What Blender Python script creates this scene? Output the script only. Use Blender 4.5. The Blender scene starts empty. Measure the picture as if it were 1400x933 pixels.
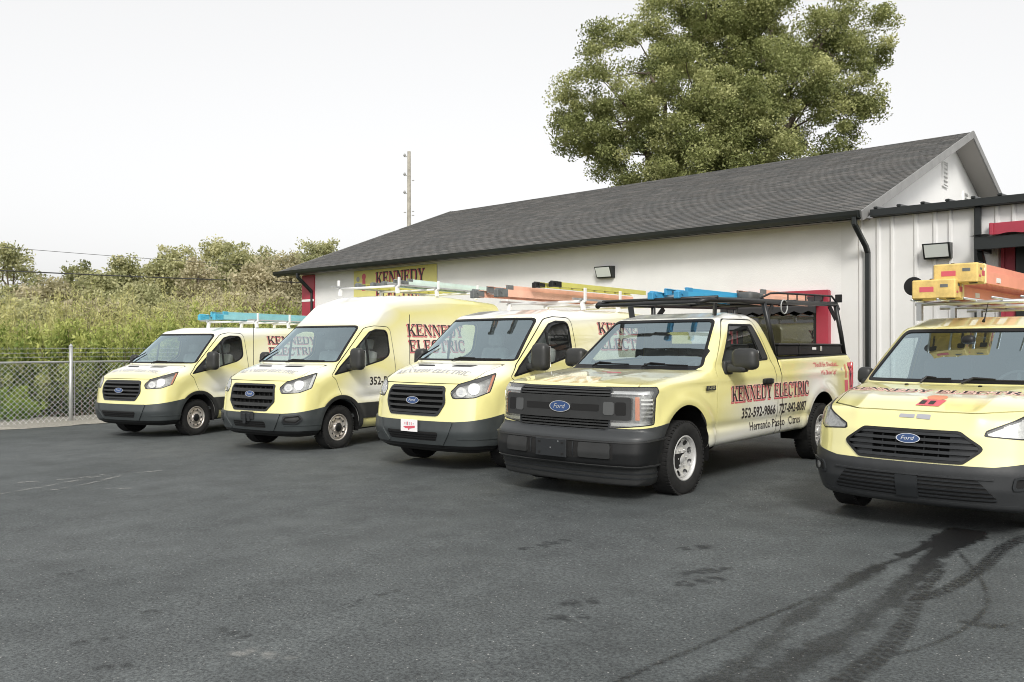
import bpy, math, random
import numpy as np
from mathutils import Vector, Matrix

rng = np.random.default_rng(7)
random.seed(7)
R = math.radians
SC = bpy.context.scene
COL = SC.collection

# ------------------------------------------------------------------ camera
YAW, CAM_H, FPX, HOR = 40.2, 1.524, 1150.0, 475.0
cam_d = bpy.data.cameras.new('camera')
cam_d.sensor_width = 36.0
cam_d.lens = 36.0 * FPX / 1400.0
cam_d.clip_start = 0.05
cam_d.clip_end = 3000
cam = bpy.data.objects.new('camera', cam_d)
COL.objects.link(cam)
cam.location = (0, 0, CAM_H)
cam.rotation_euler = (R(90) + math.atan((HOR - 466.5) / FPX), 0, R(YAW))
SC.camera = cam

# ------------------------------------------------------------------ sky, sun, exposure
SUN_EL, SUN_AZ = 38.0, 139.0      # azimuth: degrees clockwise from +Y; the veiled sun stands behind the camera
world = bpy.data.worlds.new('World')
SC.world = world
world.use_nodes = True
wn, wl = world.node_tree.nodes, world.node_tree.links
for n in list(wn): wn.remove(n)
sky = wn.new('ShaderNodeTexSky')
sky.sky_type = 'NISHITA'
sky.sun_disc = False
sky.sun_elevation = R(SUN_EL)
sky.sun_rotation = R(SUN_AZ)
sky.air_density = 1.0
sky.dust_density = 4.0
sky.ozone_density = 1.0
hsv = wn.new('ShaderNodeHueSaturation')
hsv.inputs['Saturation'].default_value = 0.12
wl.new(sky.outputs[0], hsv.inputs['Color'])
veil = wn.new('ShaderNodeMix'); veil.data_type = 'RGBA'
veil.inputs[0].default_value = 0.50           # thin even cloud over the clear sky
veil.inputs[7].default_value = (7.5, 7.45, 7.4, 1)
wl.new(hsv.outputs[0], veil.inputs[6])
bg = wn.new('ShaderNodeBackground')
bg.inputs['Strength'].default_value = 0.10
wl.new(veil.outputs[2], bg.inputs['Color'])
wo = wn.new('ShaderNodeOutputWorld')
wl.new(bg.outputs[0], wo.inputs['Surface'])

sun_d = bpy.data.lights.new('sun', 'SUN')
sun_d.energy = 1.5
sun_d.angle = R(16)
sun_d.color = (1.0, 0.96, 0.89)
sun = bpy.data.objects.new('sun', sun_d)
COL.objects.link(sun)
_a = R(SUN_AZ)
_sd = Vector((math.sin(_a) * math.cos(R(SUN_EL)), math.cos(_a) * math.cos(R(SUN_EL)), math.sin(R(SUN_EL))))
sun.rotation_euler = _sd.to_track_quat('Z', 'Y').to_euler()
sun.location = _sd * 60

vs = SC.view_settings
vs.view_transform = 'Standard'
vs.look = 'None'
vs.exposure = 0.76
vs.gamma = 1.0
vs.use_curve_mapping = False
SC.cycles.filter_width = 1.0
SC.cycles.max_bounces = 8
SC.cycles.transparent_max_bounces = 24
SC.cycles.glossy_bounces = 4
SC.cycles.caustics_reflective = False
SC.cycles.caustics_refractive = False

# ------------------------------------------------------------------ materials
MATS = {}
def mat(name, col, rough=0.5, metal=0.0, coat=0.0, spec=0.5, var=None, bump=None, emit=None, coat_rough=0.03):
    """var=(scale, amount[, second colour]) mottles the colour; bump=(scale, strength) gives fine relief"""
    if name in MATS: return MATS[name]
    m = bpy.data.materials.new(name)
    m.use_nodes = True
    nt = m.node_tree
    b = nt.nodes['Principled BSDF']
    b.inputs['Base Color'].default_value = (*col, 1)
    b.inputs['Roughness'].default_value = rough
    b.inputs['Metallic'].default_value = metal
    b.inputs['Coat Weight'].default_value = coat
    b.inputs['Coat Roughness'].default_value = coat_rough
    b.inputs['Specular IOR Level'].default_value = spec
    if emit:
        b.inputs['Emission Color'].default_value = (*emit[0], 1)
        b.inputs['Emission Strength'].default_value = emit[1]
    tc = None
    if var or bump:
        tc = nt.nodes.new('ShaderNodeTexCoord')
    if var:
        nz = nt.nodes.new('ShaderNodeTexNoise')
        nz.inputs['Scale'].default_value = var[0]
        nz.inputs['Detail'].default_value = 6
        nz.inputs['Roughness'].default_value = 0.65
        nt.links.new(tc.outputs['Object'], nz.inputs['Vector'])
        cr = nt.nodes.new('ShaderNodeValToRGB')
        c2 = var[2] if len(var) > 2 else tuple(max(0, c * (1 - var[1])) for c in col)
        cr.color_ramp.elements[0].position = 0.33
        cr.color_ramp.elements[1].position = 0.67
        cr.color_ramp.elements[0].color = (*c2, 1)
        cr.color_ramp.elements[1].color = (*[min(1, c * (1 + var[1] * 0.4)) for c in col], 1)
        nt.links.new(nz.outputs['Fac'], cr.inputs['Fac'])
        nt.links.new(cr.outputs['Color'], b.inputs['Base Color'])
    if bump:
        n2 = nt.nodes.new('ShaderNodeTexNoise')
        n2.inputs['Scale'].default_value = bump[0]
        n2.inputs['Detail'].default_value = 5
        nt.links.new(tc.outputs['Object'], n2.inputs['Vector'])
        bp = nt.nodes.new('ShaderNodeBump')
        bp.inputs['Strength'].default_value = bump[1]
        bp.inputs['Distance'].default_value = 0.01
        nt.links.new(n2.outputs['Fac'], bp.inputs['Height'])
        nt.links.new(bp.outputs['Normal'], b.inputs['Normal'])
    MATS[name] = m
    return m

def glass_mat(name, tint, refl=(1.0, 1.0, 1.0), rough=0.0, dirt=0.05, r0=0.10):
    if name in MATS: return MATS[name]
    m = bpy.data.materials.new(name)
    m.use_nodes = True
    nt = m.node_tree
    for n in list(nt.nodes): nt.nodes.remove(n)
    o = nt.nodes.new('ShaderNodeOutputMaterial')
    tr = nt.nodes.new('ShaderNodeBsdfTransparent'); tr.inputs[0].default_value = (*tint, 1)
    gl = nt.nodes.new('ShaderNodeBsdfGlossy'); gl.inputs[0].default_value = (*refl, 1)
    gl.inputs['Roughness'].default_value = rough
    lw = nt.nodes.new('ShaderNodeLayerWeight'); lw.inputs['Blend'].default_value = 0.5
    pw = nt.nodes.new('ShaderNodeMath'); pw.operation = 'POWER'; pw.inputs[1].default_value = 4.0
    fr = nt.nodes.new('ShaderNodeMath'); fr.operation = 'MULTIPLY_ADD'; fr.inputs[1].default_value = 0.80; fr.inputs[2].default_value = r0
    nt.links.new(lw.outputs['Facing'], pw.inputs[0]); nt.links.new(pw.outputs[0], fr.inputs[0])
    mx = nt.nodes.new('ShaderNodeMixShader')
    nt.links.new(fr.outputs[0], mx.inputs[0])
    nt.links.new(tr.outputs[0], mx.inputs[1]); nt.links.new(gl.outputs[0], mx.inputs[2])
    df = nt.nodes.new('ShaderNodeBsdfDiffuse'); df.inputs[0].default_value = (0.55, 0.56, 0.55, 1)
    nz = nt.nodes.new('ShaderNodeTexNoise'); nz.inputs['Scale'].default_value = 3.0; nz.inputs['Detail'].default_value = 5
    tc = nt.nodes.new('ShaderNodeTexCoord'); nt.links.new(tc.outputs['Object'], nz.inputs['Vector'])
    mm = nt.nodes.new('ShaderNodeMath'); mm.operation = 'MULTIPLY'; mm.inputs[1].default_value = dirt
    nt.links.new(nz.outputs['Fac'], mm.inputs[0])
    m2 = nt.nodes.new('ShaderNodeMixShader')
    nt.links.new(mm.outputs[0], m2.inputs[0])
    nt.links.new(mx.outputs[0], m2.inputs[1]); nt.links.new(df.outputs[0], m2.inputs[2])
    nt.links.new(m2.outputs[0], o.inputs['Surface'])
    MATS[name] = m
    return m

PAINT = mat('yellow_paint', (0.775, 0.72, 0.305), 0.28, coat=1.0, var=(1.3, 0.04))
PAINT.node_tree.nodes['Principled BSDF'].inputs['Coat IOR'].default_value = 2.0
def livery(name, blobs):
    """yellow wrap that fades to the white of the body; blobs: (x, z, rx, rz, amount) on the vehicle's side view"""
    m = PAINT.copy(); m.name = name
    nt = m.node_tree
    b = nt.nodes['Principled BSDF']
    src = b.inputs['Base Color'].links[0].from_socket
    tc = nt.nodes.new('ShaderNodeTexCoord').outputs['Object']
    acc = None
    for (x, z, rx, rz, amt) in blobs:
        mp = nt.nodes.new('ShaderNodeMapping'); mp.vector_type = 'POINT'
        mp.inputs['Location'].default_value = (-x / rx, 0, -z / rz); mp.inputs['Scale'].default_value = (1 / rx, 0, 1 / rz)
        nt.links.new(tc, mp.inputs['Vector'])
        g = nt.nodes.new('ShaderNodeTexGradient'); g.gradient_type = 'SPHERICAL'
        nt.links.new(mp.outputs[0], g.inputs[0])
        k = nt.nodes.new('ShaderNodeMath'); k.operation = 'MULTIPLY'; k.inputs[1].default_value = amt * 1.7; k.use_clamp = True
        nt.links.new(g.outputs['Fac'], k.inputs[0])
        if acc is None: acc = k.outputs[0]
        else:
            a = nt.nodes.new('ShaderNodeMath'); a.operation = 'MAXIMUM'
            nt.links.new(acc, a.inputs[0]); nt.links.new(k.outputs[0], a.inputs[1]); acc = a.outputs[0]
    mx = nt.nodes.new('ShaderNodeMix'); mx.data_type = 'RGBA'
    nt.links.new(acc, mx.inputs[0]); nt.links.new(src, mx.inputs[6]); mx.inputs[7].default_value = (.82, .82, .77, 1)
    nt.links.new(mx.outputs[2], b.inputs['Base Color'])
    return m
PLAST = mat('grey_plastic', (0.046, 0.053, 0.055), 0.42, spec=0.45, var=(3.0, 0.18), bump=(500, 0.08))
BLACK = mat('black_plastic', (0.009, 0.0095, 0.010), 0.42, spec=.35, bump=(400, 0.06))
TRIMD = mat('dark_grey_trim', (0.030, 0.031, 0.031), 0.42, spec=.35, var=(4, .2), bump=(400, .06))
GRILLE = mat('grille_plastic', (0.020, 0.022, 0.024), 0.38, spec=.4)
RUBBER = mat('rubber', (0.018, 0.018, 0.018), 0.8, spec=.3, var=(14, 0.35), bump=(160, 0.15))
SEAL = mat('seal_black', (0.007, 0.007, 0.008), 0.5, spec=.3)
VOID = mat('dark_void', (0.006, 0.006, 0.006), 0.9)
LINER = mat('cabin_trim', (0.30, 0.30, 0.29), 0.8, var=(4, 0.2))
DASH = mat('dashboard_plastic', (0.06, 0.065, 0.068), 0.65)
SEATD = mat('seat_dark', (.06, .062, .065), .9, bump=(250, .2))
SEATM = mat('seat_fabric', (0.33, 0.34, 0.335), 0.9, var=(8, 0.2), bump=(250, 0.2))
STEEL = mat('wheel_steel', (0.60, 0.585, 0.56), 0.36, metal=0.6, var=(7, 0.25, (0.40, 0.345, 0.29)))
ALLOY = mat('silver_wheel', (0.66, 0.66, 0.65), 0.3, metal=0.4, var=(6, 0.12))
CHROME = mat('chrome', (0.82, 0.83, 0.84), 0.12, metal=1.0)
REFLECT = mat('lamp_reflector', (0.86, 0.87, 0.87), 0.22, metal=0.55, var=(9, 0.15))
LAMPBODY = mat('lamp_housing', (0.42, 0.43, 0.43), 0.28, metal=0.5, var=(22, .45))
AMBER = mat('amber_lens', (0.55, 0.15, 0.04), 0.2, coat=1.0)
BADGE = mat('badge_blue', (0.02, 0.055, 0.16), 0.3, coat=.3)
WHITE = mat('white_paint', (0.78, 0.78, 0.77), 0.4, var=(3, 0.06))
GLASS = glass_mat('windscreen_glass', (0.74, 0.87, 0.88), (.74, .92, 1.0), dirt=.04, r0=.33)
SGLASS = glass_mat('side_glass', (0.80, 0.84, 0.82), dirt=0.02, r0=.05)
LENS = glass_mat('lamp_lens', (0.97, 0.97, 0.96), dirt=0.06, r0=.06)
TXT = mat('lettering_black', (0.022, 0.016, 0.018), 0.4)
TXTRED = mat('lettering_red', (0.58, 0.10, 0.13), 0.4)
TXTPINK = mat('lettering_pale_red', (0.82, 0.52, 0.46), 0.45)
TXTGREY = mat('lettering_grey', (0.33, 0.33, 0.36), 0.4)
SILVER = mat('aluminium', (0.62, 0.63, 0.64), 0.35, metal=0.85, var=(5, 0.15))
RACKBLK = mat('rack_black', (0.012, 0.013, 0.014), 0.35, spec=.4, bump=(300, 0.05))

# ------------------------------------------------------------------ objects
def mk(name, V, F, m, parent=None, N=None, smooth=False, kind=None):
    me = bpy.data.meshes.new(name)
    if isinstance(F, np.ndarray):
        V = np.asarray(V, np.float32)
        k = F.shape[1]
        me.vertices.add(len(V)); me.vertices.foreach_set('co', V.ravel())
        me.loops.add(F.size); me.loops.foreach_set('vertex_index', F.astype(np.int32).ravel())
        me.polygons.add(len(F))
        me.polygons.foreach_set('loop_start', np.arange(0, F.size, k, dtype=np.int32))
        me.update(calc_edges=True)
    else:
        me.from_pydata([tuple(map(float, v)) for v in V], [], [tuple(map(int, f)) for f in F])
    if smooth or N is not None:
        me.polygons.foreach_set('use_smooth', np.ones(len(me.polygons), bool))
    if N is not None and len(N):
        me.normals_split_custom_set_from_vertices([tuple(map(float, n)) for n in N])
    me.materials.append(m)
    me.update()
    o = bpy.data.objects.new(name, me)
    COL.objects.link(o)
    if parent is not None: o.parent = parent
    if kind: o['kind'] = kind
    return o

def thing(name, label, cat, loc=(0, 0, 0), rot=(0, 0, 0), group=None):
    o = bpy.data.objects.new(name, None)
    COL.objects.link(o)
    o.empty_display_size = 0.2
    o.location = loc
    o.rotation_euler = rot
    o['label'] = label; o['category'] = cat
    if group: o['group'] = group
    return o

def tag(o, label, cat, group=None):
    o['label'] = label; o['category'] = cat
    if group: o['group'] = group
    return o

def copy_tree(o, parent=None):
    c = o.copy(); COL.objects.link(c)
    if parent is not None: c.parent = parent
    for ch in list(o.children): copy_tree(ch, c)
    return c

# ------------------------------------------------------------------ simple shapes -> (V, F) python lists
def box(c, s, rz=0.0, bev=0.0, rot=None):
    hx, hy, hz = s[0] / 2, s[1] / 2, s[2] / 2
    if bev <= 0:
        V = [(x, y, z) for x in (-hx, hx) for y in (-hy, hy) for z in (-hz, hz)]
        F = [(0, 1, 3, 2), (4, 6, 7, 5), (0, 4, 5, 1), (2, 3, 7, 6), (0, 2, 6, 4), (1, 5, 7, 3)]
    else:
        b = min(bev, hx * .95, hy * .95, hz * .95)
        V, F, idx = [], [], {}
        for sx in (-1, 1):
            for sy in (-1, 1):
                for sz in (-1, 1):
                    for ax in range(3):
                        p = [sx * (hx - b), sy * (hy - b), sz * (hz - b)]
                        p[ax] = (sx * hx, sy * hy, sz * hz)[ax]
                        idx[(sx, sy, sz, ax)] = len(V); V.append(tuple(p))
        def q(*k): F.append(tuple(idx[i] for i in k))
        for s1 in (-1, 1):
            q((s1, -1, -1, 0), (s1, 1, -1, 0), (s1, 1, 1, 0), (s1, -1, 1, 0))
            q((-1, s1, -1, 1), (-1, s1, 1, 1), (1, s1, 1, 1), (1, s1, -1, 1))
            q((-1, -1, s1, 2), (1, -1, s1, 2), (1, 1, s1, 2), (-1, 1, s1, 2))
            for s2 in (-1, 1):
                q((s1, s2, -1, 0), (s1, s2, 1, 0), (s1, s2, 1, 1), (s1, s2, -1, 1))
                q((s1, -1, s2, 0), (s1, 1, s2, 0), (s1, 1, s2, 2), (s1, -1, s2, 2))
                q((-1, s1, s2, 1), (1, s1, s2, 1), (1, s1, s2, 2), (-1, s1, s2, 2))
                for s3 in (-1, 1):
                    q((s1, s2, s3, 0), (s1, s2, s3, 1), (s1, s2, s3, 2))
        # consistent outward winding
        FF = []
        for f in F:
            a, bb, cc = (np.array(V[i]) for i in f[:3])
            n = np.cross(bb - a, cc - a)
            ctr = sum(np.array(V[i]) for i in f) / len(f)
            FF.append(f if n @ ctr > 0 else f[::-1])
        F = FF
    M = Matrix.Rotation(rz, 3, 'Z') if rot is None else rot
    out = []
    for v in V:
        w = M @ Vector(v)
        out.append((w.x + c[0], w.y + c[1], w.z + c[2]))
    return out, F

def bar(a, b, w, h, up=(0, 0, 1), bev=0.0):
    """square bar from a to b, w wide (sideways), h high"""
    a, b = Vector(a), Vector(b)
    d = (b - a); L = d.length; d.normalize()
    u = Vector(up)
    s = d.cross(u)
    if s.length < 1e-5: s = d.cross(Vector((1, 0, 0)))
    s.normalize(); t = s.cross(d)
    M = Matrix((d, s, t)).transposed()
    return box((a + b) / 2, (L, w, h), bev=bev, rot=M)

def tube(path, r, n=8, cap=True):
    P = [Vector(p) for p in path]
    V, F = [], []
    prev = None
    for i, p in enumerate(P):
        if i == 0: d = P[1] - P[0]
        elif i == len(P) - 1: d = P[-1] - P[-2]
        else: d = (P[i + 1] - p).normalized() + (p - P[i - 1]).normalized()
        d.normalize()
        if prev is None:
            u = d.cross(Vector((0, 0, 1)))
            if u.length < 1e-3: u = d.cross(Vector((1, 0, 0)))
        else:
            u = prev - d * prev.dot(d)
        u.normalize(); prev = u
        w = d.cross(u)
        rr = r[i] if isinstance(r, (list, tuple)) else r
        for k in range(n):
            a = 2 * math.pi * k / n
            q = p + (u * math.cos(a) + w * math.sin(a)) * rr
            V.append(tuple(q))
    for i in range(len(P) - 1):
        for k in range(n):
            k2 = (k + 1) % n
            F.append((i * n + k, i * n + k2, (i + 1) * n + k2, (i + 1) * n + k))
    if cap:
        F.append(tuple(reversed(range(n))))
        F.append(tuple(range((len(P) - 1) * n, len(P) * n)))
    return V, F

def join(*parts):
    V, F = [], []
    for v, f in parts:
        o = len(V)
        V.extend(v)
        F.extend(tuple(i + o for i in t) for t in f)
    return V, F

def lathe(prof, n=40, axis='y'):
    """prof: (radius, offset along axis)"""
    V, F = [], []
    for r, h in prof:
        for k in range(n):
            a = 2 * math.pi * k / n
            V.append((r * math.cos(a), h, r * math.sin(a)) if axis == 'y' else (r * math.cos(a), r * math.sin(a), h))
    for i in range(len(prof) - 1):
        for k in range(n):
            k2 = (k + 1) % n
            F.append((i * n + k, i * n + k2, (i + 1) * n + k2, (i + 1) * n + k))
    return V, F

def shift(vf, d):
    return [(v[0] + d[0], v[1] + d[1], v[2] + d[2]) for v in vf[0]], vf[1]

def rbox(c, s, r, n=6, rot=None, taper=None):
    """rounded box (numpy), with optional taper function on local coordinates"""
    g = np.linspace(-1, 1, n + 1)
    Vs, Fs, off = [], [], 0
    for ax in range(3):
        for sg in (-1, 1):
            a, b = np.meshgrid(g, g, indexing='ij')
            P = np.zeros((n + 1, n + 1, 3))
            P[..., ax] = sg; P[..., (ax + 1) % 3] = a; P[..., (ax + 2) % 3] = b
            Vs.append(P.reshape(-1, 3))
            i, j = np.meshgrid(np.arange(n), np.arange(n), indexing='ij')
            q = np.stack([i * (n + 1) + j, (i + 1) * (n + 1) + j, (i + 1) * (n + 1) + j + 1, i * (n + 1) + j + 1], -1).reshape(-1, 4)
            if sg < 0: q = q[:, ::-1]
            Fs.append(q + off); off += (n + 1) ** 2
    V = np.concatenate(Vs); F = np.concatenate(Fs)
    h = np.array(s) / 2
    key = np.round(V * 1000).astype(int)
    _, ui, inv = np.unique(key, axis=0, return_index=True, return_inverse=True)
    V = V[ui]; F = inv.ravel()[F]
    # push samples towards the edges so that the rounding is well covered
    rr = np.minimum(r, h * 0.98)
    t = np.sign(V) * (1 - (1 - np.abs(V)) ** 1.0)
    Ph = t * h
    Q = np.clip(Ph, -(h - rr), h - rr)
    d = Ph - Q
    dn = d / np.maximum(np.linalg.norm(d / rr, axis=1, keepdims=True), 1e-9)
    P = Q + dn
    if taper is not None: P = taper(P)
    if rot is not None: P = P @ np.array(rot).T
    return P + np.array(c), F

# ------------------------------------------------------------------ implicit bodies
def fillet(pts, seg=6):
    out = []
    n = len(pts)
    for i, p in enumerate(pts):
        P = np.array(p[:2], float)
        r = p[2] if len(p) > 2 else 0
        A = np.array(pts[i - 1][:2], float); B = np.array(pts[(i + 1) % n][:2], float)
        if r <= 0: out.append(P); continue
        a = A - P; b = B - P
        la, lb = np.linalg.norm(a), np.linalg.norm(b)
        a /= la; b /= lb
        cs = np.clip(a @ b, -0.9999, 0.9999)
        ang = math.acos(cs)
        t = r / math.tan(ang / 2)
        t = min(t, la * 0.49, lb * 0.49)
        S, E = P + a * t, P + b * t
        for k in range(seg + 1):
            u = k / seg
            out.append((1 - u) ** 2 * S + 2 * u * (1 - u) * P + u * u * E)
    return np.array(out)

def sdpoly(poly, X, Y):
    """signed distance (negative inside) to a closed polygon"""
    d2 = np.full(X.shape, 1e9)
    ins = np.zeros(X.shape, bool)
    n = len(poly)
    for i in range(n):
        ax, ay = poly[i - 1]; bx, by = poly[i]
        ex, ey = bx - ax, by - ay
        wx, wy = X - ax, Y - ay
        t = np.clip((wx * ex + wy * ey) / (ex * ex + ey * ey + 1e-18), 0, 1)
        d2 = np.minimum(d2, (wx - ex * t) ** 2 + (wy - ey * t) ** 2)
        if ey != 0:
            ins ^= ((ay > Y) != (by > Y)) & (X < ex * (Y - ay) / ey + ax)
    return np.where(ins, -1, 1) * np.sqrt(d2)

class Tab:
    """a polygon's distance field on a grid, looked up bilinearly"""
    def __init__(s, poly, h=0.012, pad=0.5):
        s.h = h
        s.x0, s.y0 = poly[:, 0].min() - pad, poly[:, 1].min() - pad
        nx = int((poly[:, 0].max() + pad - s.x0) / h) + 2
        ny = int((poly[:, 1].max() + pad - s.y0) / h) + 2
        X, Y = np.meshgrid(s.x0 + np.arange(nx) * h, s.y0 + np.arange(ny) * h, indexing='ij')
        s.D = sdpoly(poly, X, Y).astype(np.float64)
    def __call__(s, X, Y):
        u = np.clip((X - s.x0) / s.h, 0, s.D.shape[0] - 1.001)
        v = np.clip((Y - s.y0) / s.h, 0, s.D.shape[1] - 1.001)
        i = u.astype(int); j = v.astype(int)
        u = u - i; v = v - j
        D = s.D
        return (D[i, j] * (1 - u) + D[i + 1, j] * u) * (1 - v) + (D[i, j + 1] * (1 - u) + D[i + 1, j + 1] * u) * v

def smax(a, b, k):
    h = np.maximum(k - np.abs(a - b), 0) / k
    return np.maximum(a, b) + h * h * k * 0.25
def smin(a, b, k): return -smax(-a, -b, k)

def spl(xs, ys):
    """smooth monotone-ish interpolation of a table"""
    xs, ys = np.array(xs, float), np.array(ys, float)
    m = np.gradient(ys, xs)
    def f(x):
        x = np.clip(x, xs[0], xs[-1])
        i = np.clip(np.searchsorted(xs, x) - 1, 0, len(xs) - 2)
        h = xs[i + 1] - xs[i]; t = (x - xs[i]) / h
        t2, t3 = t * t, t * t * t
        return (2 * t3 - 3 * t2 + 1) * ys[i] + (t3 - 2 * t2 + t) * h * m[i] + (-2 * t3 + 3 * t2) * ys[i + 1] + (t3 - t2) * h * m[i + 1]
    return f

def grad(f, P, e=0.004):
    g = np.zeros_like(P)
    for k in range(3):
        d = np.zeros(3); d[k] = e
        g[:, k] = (f(P + d) - f(P - d)) / (2 * e)
    return g

class TM:
    """triangle mesh with normals"""
    def __init__(s, V, N, F): s.V, s.N, s.F = V, N, F
    def copy(s): return TM(s.V.copy(), s.N.copy(), s.F.copy())
    def off(s, d): return TM(s.V + s.N * d, s.N, s.F)

def nets(f, lo, hi, h):
    lo = np.array(lo, float); hi = np.array(hi, float)
    n = np.ceil((hi - lo) / h).astype(int) + 1
    ax = [lo[k] + np.arange(n[k]) * h for k in range(3)]
    D = np.empty(n)
    YY, ZZ = np.meshgrid(ax[1], ax[2], indexing='ij')
    yy, zz = YY.ravel(), ZZ.ravel()
    for s0 in range(0, n[0], 24):
        xs = ax[0][s0:s0 + 24]
        P = np.empty((len(xs) * len(yy), 3))
        P[:, 0] = np.repeat(xs, len(yy)); P[:, 1] = np.tile(yy, len(xs)); P[:, 2] = np.tile(zz, len(xs))
        D[s0:s0 + 24] = f(P).reshape(len(xs), n[1], n[2])
    S = D < 0
    c = np.zeros(tuple(n - 1), int)
    for i in (0, 1):
        for j in (0, 1):
            for k in (0, 1):
                c += S[i:n[0] - 1 + i, j:n[1] - 1 + j, k:n[2] - 1 + k]
    act = (c > 0) & (c < 8)
    idx = -np.ones(act.shape, int)
    I, J, K = np.nonzero(act)
    idx[I, J, K] = np.arange(len(I))
    acc = np.zeros((len(I), 3)); cnt = np.zeros(len(I))
    base = np.stack([I, J, K], 1)
    for a in range(3):
        o = [k for k in range(3) if k != a]
        for p in (0, 1):
            for q in (0, 1):
                off0 = np.zeros(3, int); off0[o[0]] = p; off0[o[1]] = q
                off1 = off0.copy(); off1[a] = 1
                A = base + off0; B = base + off1
                d0 = D[A[:, 0], A[:, 1], A[:, 2]]; d1 = D[B[:, 0], B[:, 1], B[:, 2]]
                cr = (d0 < 0) != (d1 < 0)
                t = np.where(cr, d0 / np.where(d0 == d1, 1, d0 - d1), 0)
                pt = A.astype(float); pt[:, a] += t
                acc += pt * cr[:, None]; cnt += cr
    V = lo + acc / cnt[:, None] * h
    quads = []
    for a in range(3):
        b, c2 = (a + 1) % 3, (a + 2) % 3
        sl0 = [slice(None)] * 3; sl1 = [slice(None)] * 3
        sl0[a] = slice(0, -1); sl1[a] = slice(1, None)
        s0, s1 = S[tuple(sl0)], S[tuple(sl1)]
        E = np.stack(np.nonzero(s0 != s1), 1)
        E = E[(E[:, b] > 0) & (E[:, c2] > 0) & (E[:, b] < n[b] - 1) & (E[:, c2] < n[c2] - 1)]
        ins = s0[E[:, 0], E[:, 1], E[:, 2]]
        def cell(db, dc):
            X = E.copy(); X[:, b] -= db; X[:, c2] -= dc
            return idx[X[:, 0], X[:, 1], X[:, 2]]
        q = np.stack([cell(1, 1), cell(0, 1), cell(0, 0), cell(1, 0)], 1)
        q[~ins] = q[~ins][:, ::-1]
        quads.append(q)
    Q = np.concatenate(quads)
    for _ in range(4):
        g = grad(f, V); fv = f(V)
        stp = fv[:, None] * g / np.maximum((g * g).sum(1, keepdims=True), 0.05)
        ln = np.linalg.norm(stp, axis=1, keepdims=True)
        V = V - stp * np.minimum(1, 0.5 * h / np.maximum(ln, 1e-9))
    g = grad(f, V, 0.008)
    N = g / np.maximum(np.linalg.norm(g, axis=1, keepdims=True), 1e-9)
    # split quads along the shorter diagonal
    d1 = np.linalg.norm(V[Q[:, 0]] - V[Q[:, 2]], axis=1); d2 = np.linalg.norm(V[Q[:, 1]] - V[Q[:, 3]], axis=1)
    s = d1 <= d2
    F = np.concatenate([Q[s][:, [0, 1, 2]], Q[s][:, [0, 2, 3]], Q[~s][:, [0, 1, 3]], Q[~s][:, [1, 2, 3]]])
    return TM(V, N, F)

def compact(V, N, F):
    if len(F) == 0: return TM(np.zeros((0, 3)), np.zeros((0, 3)), np.zeros((0, 3), int))
    u, inv = np.unique(F.ravel(), return_inverse=True)
    return TM(V[u], N[u], inv.reshape(F.shape))

def split(M, d):
    """cut a mesh along d = 0; returns (the part where d < 0, the rest)"""
    V, N, F = M.V, M.N, M.F
    if len(F) == 0: return M, M
    d = np.where(np.abs(d) < 1e-6, 1e-6, d)
    S = d < 0
    s = S[F]; k = s.sum(1)
    Fin, Fout, mix = F[k == 3], F[k == 0], (k == 1) | (k == 2)
    Fm, km, sm = F[mix], k[mix], s[mix]
    if len(Fm):
        lone = np.where((km == 1)[:, None], sm, ~sm).argmax(1)
        r = np.arange(len(Fm))
        a, b, c = Fm[r, lone], Fm[r, (lone + 1) % 3], Fm[r, (lone + 2) % 3]
        E = np.concatenate([np.stack([a, b], 1), np.stack([a, c], 1)])
        E.sort(axis=1)
        Eu, inv = np.unique(E, axis=0, return_inverse=True)
        inv = inv.ravel()
        t = (d[Eu[:, 0]] / (d[Eu[:, 0]] - d[Eu[:, 1]]))[:, None]
        nv = V[Eu[:, 0]] * (1 - t) + V[Eu[:, 1]] * t
        nn = N[Eu[:, 0]] * (1 - t) + N[Eu[:, 1]] * t
        nn /= np.maximum(np.linalg.norm(nn, axis=1, keepdims=True), 1e-9)
        ab, ac = inv[:len(a)] + len(V), inv[len(a):] + len(V)
        V = np.concatenate([V, nv]); N = np.concatenate([N, nn])
        tri = np.stack([a, ab, ac], 1)
        quad = np.concatenate([np.stack([ab, b, c], 1), np.stack([ab, c, ac], 1)])
        li = km == 1
        li2 = np.concatenate([li, li])
        Fin = np.concatenate([Fin, tri[li], quad[~li2]])
        Fout = np.concatenate([Fout, tri[~li], quad[li2]])
    return compact(V, N, Fin), compact(V, N, Fout)

def merge(*Ms):
    V, N, F, o = [], [], [], 0
    for m in Ms:
        V.append(m.V); N.append(m.N); F.append(m.F + o); o += len(m.V)
    return TM(np.concatenate(V), np.concatenate(N), np.concatenate(F))

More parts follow.
